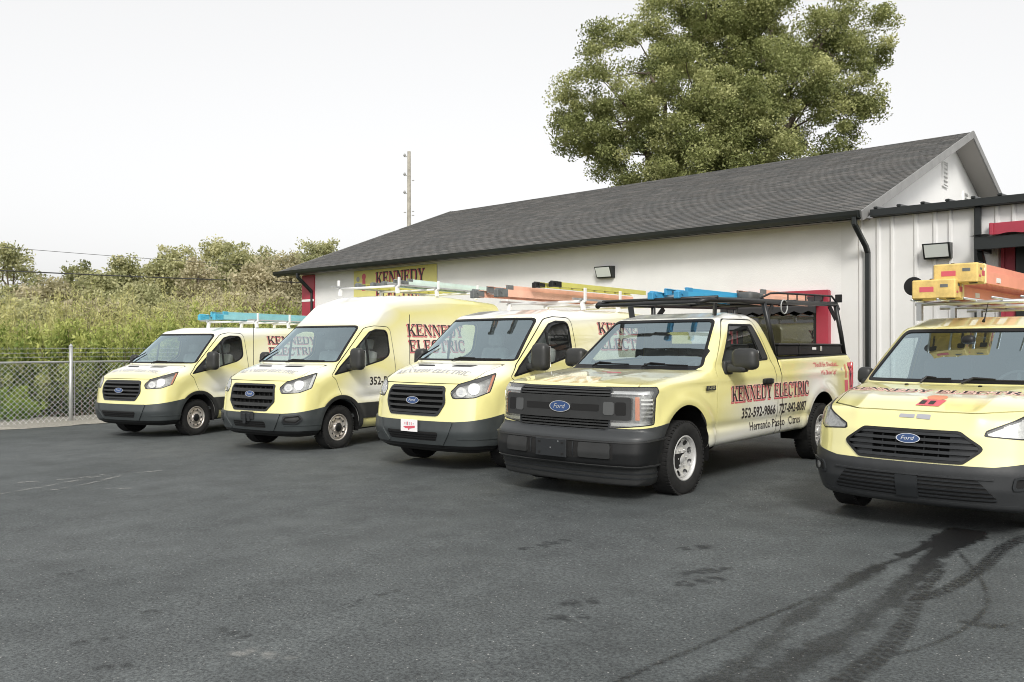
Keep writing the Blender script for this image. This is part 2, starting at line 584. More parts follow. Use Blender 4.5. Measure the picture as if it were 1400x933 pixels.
def solid(M, out, inn):
    """give a patch thickness: out above and inn below its surface, with walls round the edge"""
    V, N, F = M.V, M.N, M.F
    if len(F) == 0: return M
    n = len(V)
    E = np.concatenate([F[:, [0, 1]], F[:, [1, 2]], F[:, [2, 0]]])
    key = np.sort(E, axis=1)
    _, inv, cnt = np.unique(key, axis=0, return_inverse=True, return_counts=True)
    B = E[cnt[inv.ravel()] == 1]
    top, bot = V + N * out, V - N * inn
    w = np.concatenate([top[B[:, 0]], top[B[:, 1]], bot[B[:, 1]], bot[B[:, 0]]])
    m = len(B)
    r = np.arange(m)
    wn_ = np.cross(top[B[:, 1]] - top[B[:, 0]], N[B[:, 0]])
    wn_ /= np.maximum(np.linalg.norm(wn_, axis=1, keepdims=True), 1e-9)
    o = 2 * n
    FW = np.concatenate([np.stack([o + r, o + 3 * m + r, o + 2 * m + r], 1), np.stack([o + r, o + 2 * m + r, o + m + r], 1)])
    return TM(np.concatenate([top, bot, w]), np.concatenate([N, -N, wn_, wn_, wn_, wn_]),
              np.concatenate([F, F[:, ::-1] + n, FW]))

def put(name, M, m, parent, **k):
    if len(M.F) == 0: return None
    return mk(name, M.V, M.F, m, parent, N=M.N, **k)

def capsule(a, b, r0, r1=None):
    """distance to a tapered capsule, as a function of points"""
    a, b = np.array(a, float), np.array(b, float)
    r1 = r0 if r1 is None else r1
    def f(P):
        pa = P - a; ba = b - a
        t = np.clip(pa @ ba / (ba @ ba), 0, 1)
        return np.linalg.norm(pa - t[:, None] * ba, axis=1) - (r0 + (r1 - r0) * t)
    return f

# ------------------------------------------------------------------ flat marks laid on curved bodies
def fieldgrid(w, h, x0, y0, step, field):
    nx, ny = max(2, int(w / step) + 2), max(2, int(h / step) + 2)
    X, Y = np.meshgrid(x0 + np.arange(nx) * step, y0 + np.arange(ny) * step, indexing='ij')
    V = np.stack([X.ravel(), Y.ravel(), np.zeros(nx * ny)], 1)
    i, j = np.meshgrid(np.arange(nx - 1), np.arange(ny - 1), indexing='ij')
    a = (i * ny + j).ravel(); b = a + ny
    F = np.concatenate([np.stack([a, b, b + 1], 1), np.stack([a, b + 1, a + 1], 1)])
    M = TM(V, np.tile([0., 0, 1], (len(V), 1)), F)
    return split(M, field(V[:, 0], V[:, 1]))[0]

def _r(a, b, c, d): return [(a, b), (c, b), (c, d), (a, d)]
def _bowl(x0, x1, y0, y1, r): return fillet([(x0, y0), (x1, y0, r), (x1, y1, r), (x0, y1)], 8)
GLY = {   # serif capitals: (width, [solid pieces], [holes])
 'K': (1.0, [_r(.08, 0, .28, 1), _r(0, 0, .36, .07), _r(0, .93, .36, 1), [(.26, .40), (.34, .34), (.88, .97), (.76, .97)], _r(.60, .93, .98, 1), [(.36, .52), (.48, .66), (.94, 0), (.68, 0)], _r(.58, 0, 1.02, .07)], []),
 'E': (.88, [_r(.08, 0, .28, 1), _r(0, 0, .82, .08), _r(0, .92, .78, 1), _r(.28, .46, .58, .54), _r(.73, 0, .82, .27), _r(.69, .73, .78, 1), _r(.53, .35, .60, .65)], []),
 'N': (1.04, [_r(.12, 0, .20, 1), _r(.82, 0, .90, 1), [(.06, 1), (.32, 1), (.92, .0), (.78, .0)], _r(0, 0, .34, .07), _r(.68, .93, 1.03, 1), _r(0, .93, .2, 1)], []),
 'D': (1.0, [_r(.08, 0, .28, 1), _r(0, 0, .40, .08), _r(0, .92, .40, 1), _bowl(.2, .96, 0, 1, .45)], [_bowl(.28, .76, .08, .92, .36)]),
 'Y': (1.0, [_r(.40, 0, .60, .46), [(.06, 1), (.30, 1), (.60, .42), (.42, .38)], [(.52, .44), (.60, .38), (.90, 1), (.80, 1)], _r(0, .93, .40, 1), _r(.66, .93, 1.02, 1), _r(.28, 0, .72, .07)], []),
 'L': (.84, [_r(.08, 0, .28, 1), _r(0, 0, .78, .08), _r(0, .93, .38, 1), _r(.69, 0, .78, .32)], []),
 'C': (.94, [fillet([(.02, -.02, .46), (.88, -.02, .34), (.88, 1.02, .34), (.02, 1.02, .46)], 8), _r(.80, .68, .88, 1)], [fillet([(.23, .07, .36), (.80, .07, .26), (.80, .93, .26), (.23, .93, .36)], 8), _r(.66, .30, 1.1, .66)]),
 'T': (.98, [_r(.38, 0, .58, 1), _r(.02, .92, .94, 1), _r(.02, .68, .10, 1), _r(.86, .68, .94, 1), _r(.26, 0, .70, .07)], []),
 'R': (1.0, [_r(.08, 0, .28, 1), _r(0, 0, .38, .07), _r(0, .92, .3, 1), _bowl(.2, .86, .46, 1, .26), [(.40, .50), (.60, .50), (.96, 0), (.74, 0)], _r(.72, 0, 1.03, .07)], [_bowl(.28, .66, .54, .92, .18)]),
 'I': (.42, [_r(.08, 0, .28, 1), _r(0, 0, .36, .07), _r(0, .93, .36, 1)], []),
 ' ': (.42, [], []),
}
def serif(text, height, width=None, grow=0.0, step=None):
    """2-D mesh of a line of serif capitals; origin at its lower left"""
    tot = sum(GLY[c][0] + .05 for c in text)
    sx = (width / tot) if width else height
    Ms, x = [], 0.0
    step = step or height / 15
    for c in text:
        w, pos, neg = GLY[c]
        if pos:
            def fld(X, Y, x=x, pos=pos, neg=neg):
                d = np.full(X.shape, 1e9)
                for p in pos: d = np.minimum(d, sdpoly(np.array(p) * [sx, height], X - x, Y))
                for p in neg: d = np.maximum(d, -sdpoly(np.array(p) * [sx, height], X - x, Y))
                return d - grow
            Ms.append(fieldgrid(w * sx + 2 * grow + step * 2, height + 2 * grow + step * 3, x - grow - step, -grow - step * 1.5, step, fld))
        x += (w + .05) * sx
    return merge(*Ms)

def sans(text, height, shear=0.0, bold=0.0, width=None):
    """2-D mesh of a line set in the built-in sans face"""
    cu = bpy.data.curves.new('t', 'FONT')
    cu.body = text; cu.size = height * 1.4; cu.shear = shear; cu.offset = bold; cu.resolution_u = 2
    cu.space_character = 1.0
    ob = bpy.data.objects.new('t', cu); COL.objects.link(ob)
    dg = bpy.context.evaluated_depsgraph_get()
    me = bpy.data.meshes.new_from_object(ob.evaluated_get(dg))
    me.calc_loop_triangles()
    V = np.array([v.co[:] for v in me.vertices]); F = np.array([t.vertices[:] for t in me.loop_triangles], int)
    bpy.data.objects.remove(ob); bpy.data.curves.remove(cu); bpy.data.meshes.remove(me)
    V[:, 2] = 0
    V[:, 0] -= V[:, 0].min()
    if width: V[:, 0] *= width / V[:, 0].max()
    return TM(V, np.tile([0., 0, 1], (len(V), 1)), F)

def root(f, P, ax, a, b):
    """where f changes sign along axis ax between a (outside) and b (inside), for every point"""
    A = np.full(len(P), float(a)); B = np.full(len(P), float(b))
    for _ in range(26):
        m = (A + B) / 2
        Q = P.copy(); Q[:, ax] = m
        o = f(Q) > 0
        A = np.where(o, m, A); B = np.where(o, B, m)
    Q = P.copy(); Q[:, ax] = (A + B) / 2
    return Q

def lay(M2, f, how, origin, off=0.003, rot=0.0):
    """lay a flat mesh on body f: 'side' (driver's side), 'top' (hood, read from the front), 'front'"""
    x, y = M2.V[:, 0], M2.V[:, 1]
    c, s = math.cos(rot), math.sin(rot)
    u, v = x * c - y * s, x * s + y * c
    P = np.zeros((len(x), 3))
    F = M2.F
    if how == 'side':
        P[:, 0] = origin[0] + u; P[:, 2] = origin[1] + v
        Q = root(f, P, 1, -1.6, -0.2)
    elif how == 'top':
        P[:, 1] = origin[1] - u; P[:, 0] = origin[0] + v
        Q = root(f, P, 2, 2.6, 0.6)
    else:
        P[:, 1] = origin[0] - u; P[:, 2] = origin[1] + v
        Q = root(f, P, 0, -0.5, 2.0)
    g = grad(f, Q, 0.01)
    N = g / np.maximum(np.linalg.norm(g, axis=1, keepdims=True), 1e-9)
    return TM(Q + N * off, N, F)

# ================================================================== the setting
CY, SY = math.cos(R(YAW)), math.sin(R(YAW))
def gz(x):
    """the lot falls gently towards the fence"""
    return 0.017 * (np.clip(x, -22.0, 8.0) + 4.2)
def gpt(px, py):
    """ground point for a spot measured in the photograph"""
    r = Vector(((px - 700) / FPX, (HOR - py) / FPX, 1.0))
    d = Vector((r.x * CY - r.z * SY, r.x * SY + r.z * CY, r.y))
    t = CAM_H / -d.z
    for _ in range(8): t = (CAM_H - float(gz(d.x * t))) / -d.z
    return (d.x * t, d.y * t)

def node_mat(name):
    m = bpy.data.materials.new(name); m.use_nodes = True
    return m, m.node_tree, m.node_tree.nodes['Principled BSDF']
def N_(nt, t, **k):
    n = nt.nodes.new(t)
    for a, b in k.items():
        if a in n.inputs.keys(): n.inputs[a].default_value = b
        else: setattr(n, a, b)
    return n
def noise(nt, scale, detail=4, rough=.6, vec=None):
    n = N_(nt, 'ShaderNodeTexNoise')
    n.inputs['Scale'].default_value = scale; n.inputs['Detail'].default_value = detail; n.inputs['Roughness'].default_value = rough
    if vec: nt.links.new(vec, n.inputs['Vector'])
    return n
def ramp(nt, src, p0, c0, p1, c1):
    r = N_(nt, 'ShaderNodeValToRGB')
    e = r.color_ramp.elements
    e[0].position, e[0].color, e[1].position, e[1].color = p0, (*c0, 1), p1, (*c1, 1)
    nt.links.new(src, r.inputs[0]); return r.outputs[0]
def mixc(nt, mode, fac, a, b):
    m = N_(nt, 'ShaderNodeMix'); m.data_type = 'RGBA'; m.blend_type = mode
    if isinstance(fac, (int, float)): m.inputs[0].default_value = fac
    else: nt.links.new(fac, m.inputs[0])
    for s, i in ((a, 6), (b, 7)):
        if isinstance(s, tuple): m.inputs[i].default_value = (*s, 1)
        else: nt.links.new(s, m.inputs[i])
    return m.outputs[2]

def asphalt_material():
    m, nt, b = node_mat('asphalt')
    tc = N_(nt, 'ShaderNodeTexCoord').outputs['Object']
    big = ramp(nt, noise(nt, .22, 5, .55, tc).outputs[0], .34, (.060, .0675, .070), .70, (.088, .097, .100))
    mid = ramp(nt, noise(nt, 2.3, 6, .65, tc).outputs[0], .30, (.72, .72, .72), .72, (1.16, 1.16, 1.15))
    c = mixc(nt, 'MULTIPLY', 1.0, big, mid)
    fine = ramp(nt, noise(nt, 55, 5, .8, tc).outputs[0], .38, (.40, .40, .41), .64, (1.75, 1.75, 1.70))
    c = mixc(nt, 'MULTIPLY', .9, c, fine)
    vo = N_(nt, 'ShaderNodeTexVoronoi'); vo.inputs['Scale'].default_value = 42; nt.links.new(tc, vo.inputs['Vector'])
    spk = ramp(nt, vo.outputs['Distance'], .14, (1, 1, 1), .24, (0, 0, 0))
    sel = ramp(nt, noise(nt, 33, 2, .5, tc).outputs[0], .57, (0, 0, 0), .64, (.8, .8, .8))
    fac = mixc(nt, 'MULTIPLY', 1.0, spk, sel)
    c = mixc(nt, 'MIX', fac, c, (.38, .375, .36))
    nt.links.new(c, b.inputs['Base Color'])
    rr = ramp(nt, noise(nt, .6, 4, .6, tc).outputs[0], .3, (.62, .62, .62), .7, (.82, .82, .82))
    nt.links.new(rr, b.inputs['Roughness'])
    b.inputs['Specular IOR Level'].default_value = .35
    bp = N_(nt, 'ShaderNodeBump'); bp.inputs['Strength'].default_value = .55; bp.inputs['Distance'].default_value = .006
    nt.links.new(noise(nt, 120, 4, .7, tc).outputs[0], bp.inputs['Height'])
    nt.links.new(bp.outputs[0], b.inputs['Normal'])
    return m
ASPHALT = asphalt_material()

# far ground, one sheet out to the horizon
V, F = [], []
n = 64
for rr in (0.0, 25, 60, 150, 500, 2500):
    for k in range(n):
        a = 2 * math.pi * k / n
        V.append((-10 + rr * math.cos(a), 12 + rr * math.sin(a), -.42))
F = [(i * n + k, (i + 1) * n + k, (i + 1) * n + (k + 1) % n, i * n + (k + 1) % n) for i in range(5) for k in range(n)]
gr = mk('ground', V, F, mat('grass_earth', (.085, .10, .035), .95, var=(.5, .4, (.13, .11, .06)), bump=(3, .5)), kind='structure')

xs = np.concatenate([[-20.3], np.arange(-20, 9, 1.0), [30]])
ys = np.concatenate([[-40], np.arange(-10, 16, 2.0), [40]])
V, F = [], []
for x in xs:
    for y in ys: V.append((x, y, float(gz(x))))
ny = len(ys)
F = [(i * ny + j, (i + 1) * ny + j, (i + 1) * ny + j + 1, i * ny + j + 1) for i in range(len(xs) - 1) for j in range(ny - 1)]
mk('parking_lot', V, F, ASPHALT, kind='structure', smooth=True)

# gravel strip along the fence, a little uneven
xe = np.linspace(-22.4, -20.1, 12); ye = np.linspace(-14, 15, 90)
V = []
for y in ye:
    for k, x in enumerate(xe):
        xx = x + (rng.normal(0, .05) if k == len(xe) - 1 else 0)
        V.append((xx, y, float(gz(-20.3)) + (.012 if k == len(xe) - 1 else .05 + rng.normal(0, .012))))
nx = len(xe)
F = [(j * nx + i, j * nx + i + 1, (j + 1) * nx + i + 1, (j + 1) * nx + i) for j in range(len(ye) - 1) for i in range(nx - 1)]
mk('gravel_verge', V, F, mat('gravel', (.30, .285, .25), .95, var=(26, .35, (.17, .165, .14)), bump=(60, .8)), kind='structure')

# ---------------------------------------------------------------- stains and tyre marks on the asphalt
def vnoise(X, Y, s, seed):
    r = np.random.default_rng(seed).random((256, 256))
    x, y = X / s, Y / s
    i, j = np.floor(x).astype(int), np.floor(y).astype(int)
    u, v = x - i, y - j
    u, v = u * u * (3 - 2 * u), v * v * (3 - 2 * v)
    g = lambda a, b: r[a % 256, b % 256]
    return (g(i, j) * (1 - u) + g(i + 1, j) * u) * (1 - v) + (g(i, j + 1) * (1 - u) + g(i + 1, j + 1) * u) * v
def path_sd(pts, X, Y):
    """(distance to the path, side offset, length along it) and half width there"""
    best = np.full(X.shape, 1e9); lat = np.zeros(X.shape); al = np.zeros(X.shape); hw = np.zeros(X.shape)
    acc = 0.0
    for (ax, ay, aw), (bx, by, bw) in zip(pts[:-1], pts[1:]):
        ex, ey = bx - ax, by - ay; L = math.hypot(ex, ey)
        t = np.clip(((X - ax) * ex + (Y - ay) * ey) / (L * L), 0, 1)
        d = np.hypot(X - ax - ex * t, Y - ay - ey * t)
        m = d < best
        best = np.where(m, d, best); hw = np.where(m, aw + (bw - aw) * t, hw)
        lat = np.where(m, ((X - ax) * ey - (Y - ay) * ex) / L, lat); al = np.where(m, acc + L * t, al)
        acc += L
    return best, lat, al, hw
def zp(pts, sc=2.0, ox=700, oy=580):
    out = []
    for a in pts:
        x, y = gpt(ox + a[0] / sc, oy + a[1] / sc)
        x2, _ = gpt(ox + (a[0] + a[2]) / sc, oy + a[1] / sc); y2 = gpt(ox + (a[0] + a[2]) / sc, oy + a[1] / sc)[1]
        out.append((x, y, math.hypot(x2 - x, y2 - y) * .5))
    return out
def smooth_path(p, n=6):
    P = np.array(p); out = []
    for i in range(len(P) - 1):
        p0, p1, p2, p3 = P[max(i - 1, 0)], P[i], P[i + 1], P[min(i + 2, len(P) - 1)]
        for k in range(n):
            t = k / n
            out.append(tuple(.5 * ((2 * p1) + (-p0 + p2) * t + (2 * p0 - 5 * p1 + 4 * p2 - p3) * t * t + (-p0 + 3 * p1 - 3 * p2 + p3) * t ** 3)))
    out.append(tuple(P[-1])); return out
def mark_sheet(name, x0, x1, y0, y1, st, fld, m, dz=.004):
    X, Y = np.meshgrid(np.arange(x0, x1, st), np.arange(y0, y1, st), indexing='ij')
    A = np.clip(fld(X, Y), 0, 1)
    nx, ny = X.shape
    V = np.stack([X.ravel(), Y.ravel(), gz(X.ravel()) + dz], 1)
    i, j = np.meshgrid(np.arange(nx - 1), np.arange(ny - 1), indexing='ij')
    a = (i * ny + j).ravel()
    Q = np.stack([a, a + ny, a + ny + 1, a + 1], 1)
    av = A.ravel()
    Q = Q[av[Q].max(1) > .01]
    u, inv = np.unique(Q.ravel(), return_inverse=True)
    o = mk(name, V[u], inv.reshape(Q.shape), m, kind='structure')
    at = o.data.attributes.new('mark', 'FLOAT', 'POINT'); at.data.foreach_set('value', av[u].astype(np.float32))
    return o
def mark_material(name, col, rough, spec):
    m, nt, b = node_mat(name)
    tc = N_(nt, 'ShaderNodeTexCoord').outputs['Object']
    c = ramp(nt, noise(nt, 95, 4, .7, tc).outputs[0], .36, tuple(v * .6 for v in col), .66, tuple(v * 1.4 for v in col))
    nt.links.new(c, b.inputs['Base Color'])
    b.inputs['Roughness'].default_value = rough; b.inputs['Specular IOR Level'].default_value = spec
    bp = N_(nt, 'ShaderNodeBump'); bp.inputs['Strength'].default_value = .4; bp.inputs['Distance'].default_value = .006
    nt.links.new(noise(nt, 120, 4, .7, tc).outputs[0], bp.inputs['Height']); nt.links.new(bp.outputs[0], b.inputs['Normal'])
    at = N_(nt, 'ShaderNodeAttribute'); at.attribute_name = 'mark'
    tr = N_(nt, 'ShaderNodeBsdfTransparent'); mx = N_(nt, 'ShaderNodeMixShader')
    nt.links.new(at.outputs['Fac'], mx.inputs[0]); nt.links.new(tr.outputs[0], mx.inputs[1]); nt.links.new(b.outputs[0], mx.inputs[2])
    nt.links.new(mx.outputs[0], nt.nodes['Material Output'].inputs['Surface'])
    return m
wetA = smooth_path(zp([(1310, 262, 90), (1250, 300, 100), (1150, 360, 80), (1090, 425, 75), (1020, 490, 75), (950, 545, 80), (830, 620, 90), (690, 706, 120), (560, 770, 140)]))
wetB = smooth_path(zp([(1270, 270, 80), (1200, 300, 70), (1100, 350, 40), (1000, 390, 34), (910, 440, 50), (830, 490, 52), (740, 560, 62), (650, 635, 70), (550, 706, 80), (450, 770, 90)]))
trC = smooth_path(zp([(880, 448, 24), (760, 500, 22), (640, 548, 22), (520, 605, 22), (430, 640, 22), (280, 706, 26), (140, 770, 26)]))
trD = smooth_path(zp([(1420, 300, 40), (1340, 340, 42), (1280, 395, 44), (1180, 455, 44), (1100, 480, 40)]))
trE = smooth_path(zp([(1170, 400, 30), (1110, 470, 44), (1065, 560, 60), (1000, 630, 70), (900, 706, 84), (800, 790, 90)]))
arF = smooth_path(zp([(1220, 350, 14), (1275, 420, 16), (1298, 480, 18), (1270, 530, 20), (1210, 572, 20), (1120, 610, 18), (1030, 632, 18)]))
arG = smooth_path(zp([(1240, 540, 40), (1300, 552, 44), (1345, 550, 30)]))
def wet_field(X, Y):
    A = np.zeros(X.shape)
    n1 = vnoise(X, Y, .16, 3) - .5; n2 = vnoise(X, Y, .045, 4) - .5; n3 = vnoise(X, Y, .5, 5)
    for p, k in ((wetA, .95), (wetB, .9)):
        d, la, al, hw = path_sd(p, X, Y)
        e = d - hw * .85 - n1 * .08 - n2 * .05
        fade = np.clip(1.1 - al / 4.0, .34, 1)
        A = np.maximum(A, np.clip(-e / .045 + .5, 0, 1) * k * fade * (.9 + .35 * n3))
    for p, pit, k in ((trC, .06, .62), (trD, .07, .7), (trE, .07, .65), (arF, .05, .6), (arG, .06, .5)):
        d, la, al, hw = path_sd(p, X, Y)
        ins = np.clip((hw - d) / .02 + .3, 0, 1)
        tread = (np.sin(al * 2 * math.pi / pit + np.sign(la) * 1.5 + la * 20) > -.25) * 1.0
        groove = np.where(np.abs(np.sin(la / np.maximum(hw, .01) * 4.2)) > .3, 1, .15)
        A = np.maximum(A, ins * (.35 + .65 * tread * groove) * k * np.clip(.5 + n3 * .9 + n2, 0, 1))
    return A
mark_sheet('wet_streak', -4.6, 1.4, 1.2, 7.6, .014, wet_field, mark_material('wet_asphalt', (.009, .0095, .010), .42, .5))
def prints(X, Y):
    A = np.zeros(X.shape); n2 = vnoise(X, Y, .03, 9)
    for (a, b, c, d) in ((470, 437, 555, 424), (488, 407, 572, 394), (128, 532, 218, 520), (160, 490, 250, 480), (470, 340, 525, 336), (40, 340, 80, 334), (105, 325, 138, 320), (500, 405, 560, 400)):
        p = zp([(a, b, 20), (c, d, 20)])
        q, la, al, hw = path_sd(p, X, Y)
        A = np.maximum(A, np.clip((.075 - q) / .02, 0, 1) * (np.sin(al * 2 * math.pi / .11) > -.1) * .38 * (n2 > .40))
    for (a, b, c, d) in ((950, 497, 1000, 480), (1045, 465, 1085, 458), (220, 597, 325, 585), (285, 665, 395, 652), (610, 560, 690, 583), (180, 410, 240, 400), (410, 512, 440, 508)):
        p = zp([(a, b, 20), (c, d, 20)], 2.0, 0, 580)
        q, la, al, hw = path_sd(p, X, Y)
        A = np.maximum(A, np.clip((.055 - q) / .03, 0, 1) * (np.sin(al * 2 * math.pi / .09) > -.2) * .32 * (n2 > .42))
    return A
mark_sheet('tread_mark', -8.2, -.6, 1.4, 6.4, .02, prints, mark_material('tread_dark', (.022, .023, .024), .7, .3))
def chalk(X, Y):
    A = np.zeros(X.shape); n2 = vnoise(X, Y, .05, 11); n3 = vnoise(X, Y, .3, 12)
    for pts in ([(0, 192, 8), (120, 172, 8), (260, 145, 8), (440, 128, 8)], [(150, 180, 6), (250, 162, 6), (330, 142, 6)], [(60, 160, 6), (200, 150, 6), (380, 126, 6)], [(290, 178, 8), (360, 176, 8)]):
        d, la, al, hw = path_sd(zp(pts, 2.0, 0, 580), X, Y)
        A = np.maximum(A, np.clip((.035 + .05 * (n3 - .5) - d) / .03, 0, 1) * (n2 > .42) * .3)
    for (a, b, c, e, w, k) in ((650, 628, 800, 640, .05, .75), (700, 620, 750, 636, .07, .8), (1296, 650, 1310, 652, .02, .8), (948, 519, 958, 517, .018, .6)):
        d, la, al, hw = path_sd(zp([(a, b, 4), (c, e, 4)], 2.0, 0, 580), X, Y)
        A = np.maximum(A, np.clip((w * (.2 + 1.2 * n3) - d) / .07, 0, 1) * k * .7 * np.clip(n2 * 1.6 - .2, 0, 1))
    return A
mark_sheet('pale_scuff', -14.5, -1.5, 1.3, 7.0, .026, chalk, mark_material('chalky_scuff', (.50, .49, .46), .9, .2), .006)

# ---------------------------------------------------------------- the building
STUCCO = mat('stucco', (.73, .73, .72), .85, var=(.5, .09), bump=(70, .35))
DARKTRIM = mat('dark_trim', (.014, .017, .017), .35, spec=.4, var=(2, .2))
RAKE = mat('rake_trim', (.24, .24, .235), .6, var=(3, .15))
SOFFIT = mat('soffit', (.30, .285, .265), .8)
REDT = mat('red_trim', (.36, .035, .06), .45, var=(2, .12))
METALW = mat('metal_siding', (.66, .66, .65), .42, var=(.9, .07))
BX0, BY0 = -4.75, 14.92
bld = thing('workshop', 'long white stucco workshop with a dark shingled gable roof behind the vehicles', 'building', (BX0, BY0, .044), (0, 0, R(-1.38)))
L_, H_, RV, RH = 17.87, 3.80, 7.65, 6.66       # length, eave, ridge depth and height
WV, GO = .45, .50                               # wall set back from the eave; gable overhang
def bpart(name, vf, m, parent=bld, **k): return mk(name, vf[0], vf[1], m, parent, **k)
zbot = -.5
bpart('front_wall', box((-(17.10 + GO) / 2, WV + .1, (zbot + 3.74) / 2), (17.10 - GO, .2, 3.74 - zbot)), STUCCO)
bpart('rear_wall', box((-L_ / 2, 2 * RV - WV - .1, (zbot + 3.74) / 2), (L_ - 2 * GO, .2, 3.74 - zbot)), STUCCO)
slope = (RH - H_) / RV
for u in (-GO - .1, -17.0):
    vs_ = [(WV + .2, zbot), (2 * RV - WV - .2, zbot), (2 * RV - WV - .2, H_ - .06 + slope * (WV + .2)), (RV, RH - .10), (WV + .2, H_ - .06 + slope * (WV + .2))]
    V = [(u - .1, a, b) for a, b in vs_] + [(u + .1, a, b) for a, b in vs_]
    F = [(0, 1, 2, 3, 4), (9, 8, 7, 6, 5)] + [(i, (i + 1) % 5 + 0, (i + 1) % 5 + 5, i + 5) for i in range(5)]
    bpart('gable_wall', (V, F), mat('gable_white', (.80, .80, .79), .8, var=(1, .04)))
def lou(v, z, w, h, n):
    fr_ = bpart('gable_louvre', join(box((-GO + .02, v - w / 2, z), (.04, .03, h)), box((-GO + .02, v + w / 2, z), (.04, .03, h)), box((-GO + .02, v, z + h / 2), (.04, w, .03)), box((-GO + .02, v, z - h / 2), (.04, w, .03))), WHITE)
    mk('louvre_backing', *box((-GO + .006, v, z), (.008, w - .03, h - .03)), mat('louvre_back', (.66, .66, .65), .8), fr_)
    for k in range(n):
        zz = z - h / 2 + h * (k + .5) / n
        mk('louvre_slat', *box((-GO + .025, v, zz), (.05, w - .04, .012), rot=Matrix.Rotation(R(35), 3, 'Y')), WHITE, fr_)
lou(RV - .55, 5.62, .40, .60, 6)
lou(RV + 1.35, 5.22, .40, .42, 5)
# roof deck, trim, gutter
def slab(v0, v1, m, nm, t=.10):
    z0 = H_ + slope * v0 if v0 <= RV else RH - slope * (v0 - RV)
    z1 = H_ + slope * v1 if v1 <= RV else RH - slope * (v1 - RV)
    V = [(-L_, v0, z0), (0, v0, z0), (0, v1, z1), (-L_, v1, z1)]
    V += [(a, b, c - t) for a, b, c in V]
    return bpart(nm, (V, [(0, 1, 2, 3), (7, 6, 5, 4), (0, 4, 5, 1), (1, 5, 6, 2), (2, 6, 7, 3), (3, 7, 4, 0)]), m)
SHG = [mat('shingle_%d' % i, c, .95, var=(40, .3), bump=(90, .6)) for i, c in enumerate(((.098, .099, .097), (.120, .118, .114), (.142, .137, .130), (.107, .104, .099)))]
front_slope = slab(0, RV - .002, SHG[0], 'roof')
back_slope = slab(RV + .002, 2 * RV, SHG[0], 'roof')
for (v0, z0, v1, z1) in ((0, H_, RV, RH), (RV, RH, 2 * RV, H_)):
    for u in (.012, -L_ - .012):
        a = Vector((u, v0, z0 - .06)); b = Vector((u, v1, z1 - .06))
        V, F = bar(a, b, .024, .17, up=(0, 0, 1))
        bpart('rake_board', (V, F), RAKE)
    sf = bar((-GO / 2, v0, z0 - .125), (-GO / 2, v1, z1 - .125), GO - .02, .02)
    bpart('rake_soffit', sf, SOFFIT)
bpart('eave_soffit', box((-L_ / 2, WV / 2, 3.735), (L_, WV, .02)), SOFFIT)
bpart('fascia', box((-L_ / 2, -.014, 3.76), (L_, .024, .14)), DARKTRIM)
gp_ = [(-.03, 3.70), (-.10, 3.70), (-.125, 3.755), (-.14, 3.825), (-.128, 3.825), (-.112, 3.76), (-.094, 3.712), (-.03, 3.712)]
V = [(u, a, b) for u in (-L_ - .02, .02) for a, b in gp_]
F = [(i, (i + 1) % 8, (i + 1) % 8 + 8, i + 8) for i in range(8)] + [tuple(range(7, -1, -1)), tuple(range(8, 16))]
bpart('gutter', (V, F), DARKTRIM)
bpart('gutter_end', box((-.0, -.085, 3.762), (.012, .11, .12)), DARKTRIM)
def downspout(u, parent=bld, z0=3.70, v0=-.08, v1=WV - .05):
    pts = [(u, v0, z0), (u, v0, z0 - .10), (u + .06, v1 - .1, z0 - .45), (u + .06, v1, z0 - .55), (u + .06, v1, -.3)]
    V, F = [], []
    for k in range(len(pts) - 1):
        a, b = Vector(pts[k]), Vector(pts[k + 1])
        d = (b - a).normalized() * .02
        V2, F2 = bar(a - d, b + d, .075, .10, up=(0, 1, 0), bev=.012)
        o = len(V); V += V2; F += [tuple(i + o for i in f) for f in F2]
    return mk('downspout', V, F, DARKTRIM, parent)
downspout(-.08); downspout(-L_ + 1.25)
# shingles: the nearest ones as pieces of their own, the others in one mesh
EXPO, TABW = .145, .33
nc = int(math.hypot(RV, RH - H_) / EXPO)
nrm = Vector((0, -slope, 1)).normalized(); alongv = Vector((0, 1, slope)).normalized()
tabs = {0: [], 1: [], 2: [], 3: []}
ones = []
def tab_mesh(w, t):
    g = .006
    V = [(-w / 2 + g, 0, 0), (w / 2 - g, 0, 0), (w / 2 - g, 0, t), (-w / 2 + g, 0, t), (-w / 2 + g, EXPO + .02, 0), (w / 2 - g, EXPO + .02, 0), (w / 2 - g, EXPO + .02, .003), (-w / 2 + g, EXPO + .02, .003)]
    return V, [(0, 1, 2, 3), (3, 2, 6, 7), (0, 3, 7, 4), (1, 5, 6, 2)]
RM = Matrix((Vector((1, 0, 0)), alongv, nrm)).transposed()
for r in range(nc):
    offs = rng.random() * TABW
    nt_ = int(L_ / TABW) + 2
    for c in range(nt_):
        u0 = -L_ + c * TABW - offs; u1 = u0 + TABW
        u0, u1 = max(u0, -L_ - .01), min(u1, .01)
        if u1 - u0 < .05: continue
        t = .013 + .006 * rng.random()
        base = Vector(((u0 + u1) / 2, 0, H_)) + alongv * (r * EXPO - .03 + rng.normal(0, .0015)) + nrm * .004
        mi = int(rng.choice(4, p=(.32, .30, .16, .22)))
        if u0 > -4.2 and r < 23: ones.append((base, u1 - u0, t, mi))
        else: tabs[mi].append((base, u1 - u0, t))
allV, allF, allM = [], [], []
for mi in tabs:
    for base, w, t in tabs[mi]:
        V, F = tab_mesh(w, t)
        o = len(allV)
        for v in V:
            q = RM @ Vector(v) + base; allV.append((q.x, q.y, q.z))
        allF += [tuple(i + o for i in f) for f in F]; allM += [mi] * len(F)
so = mk('shingle_field', allV, allF, SHG[0], front_slope, kind='stuff')
for m_ in SHG[1:]: so.data.materials.append(m_)
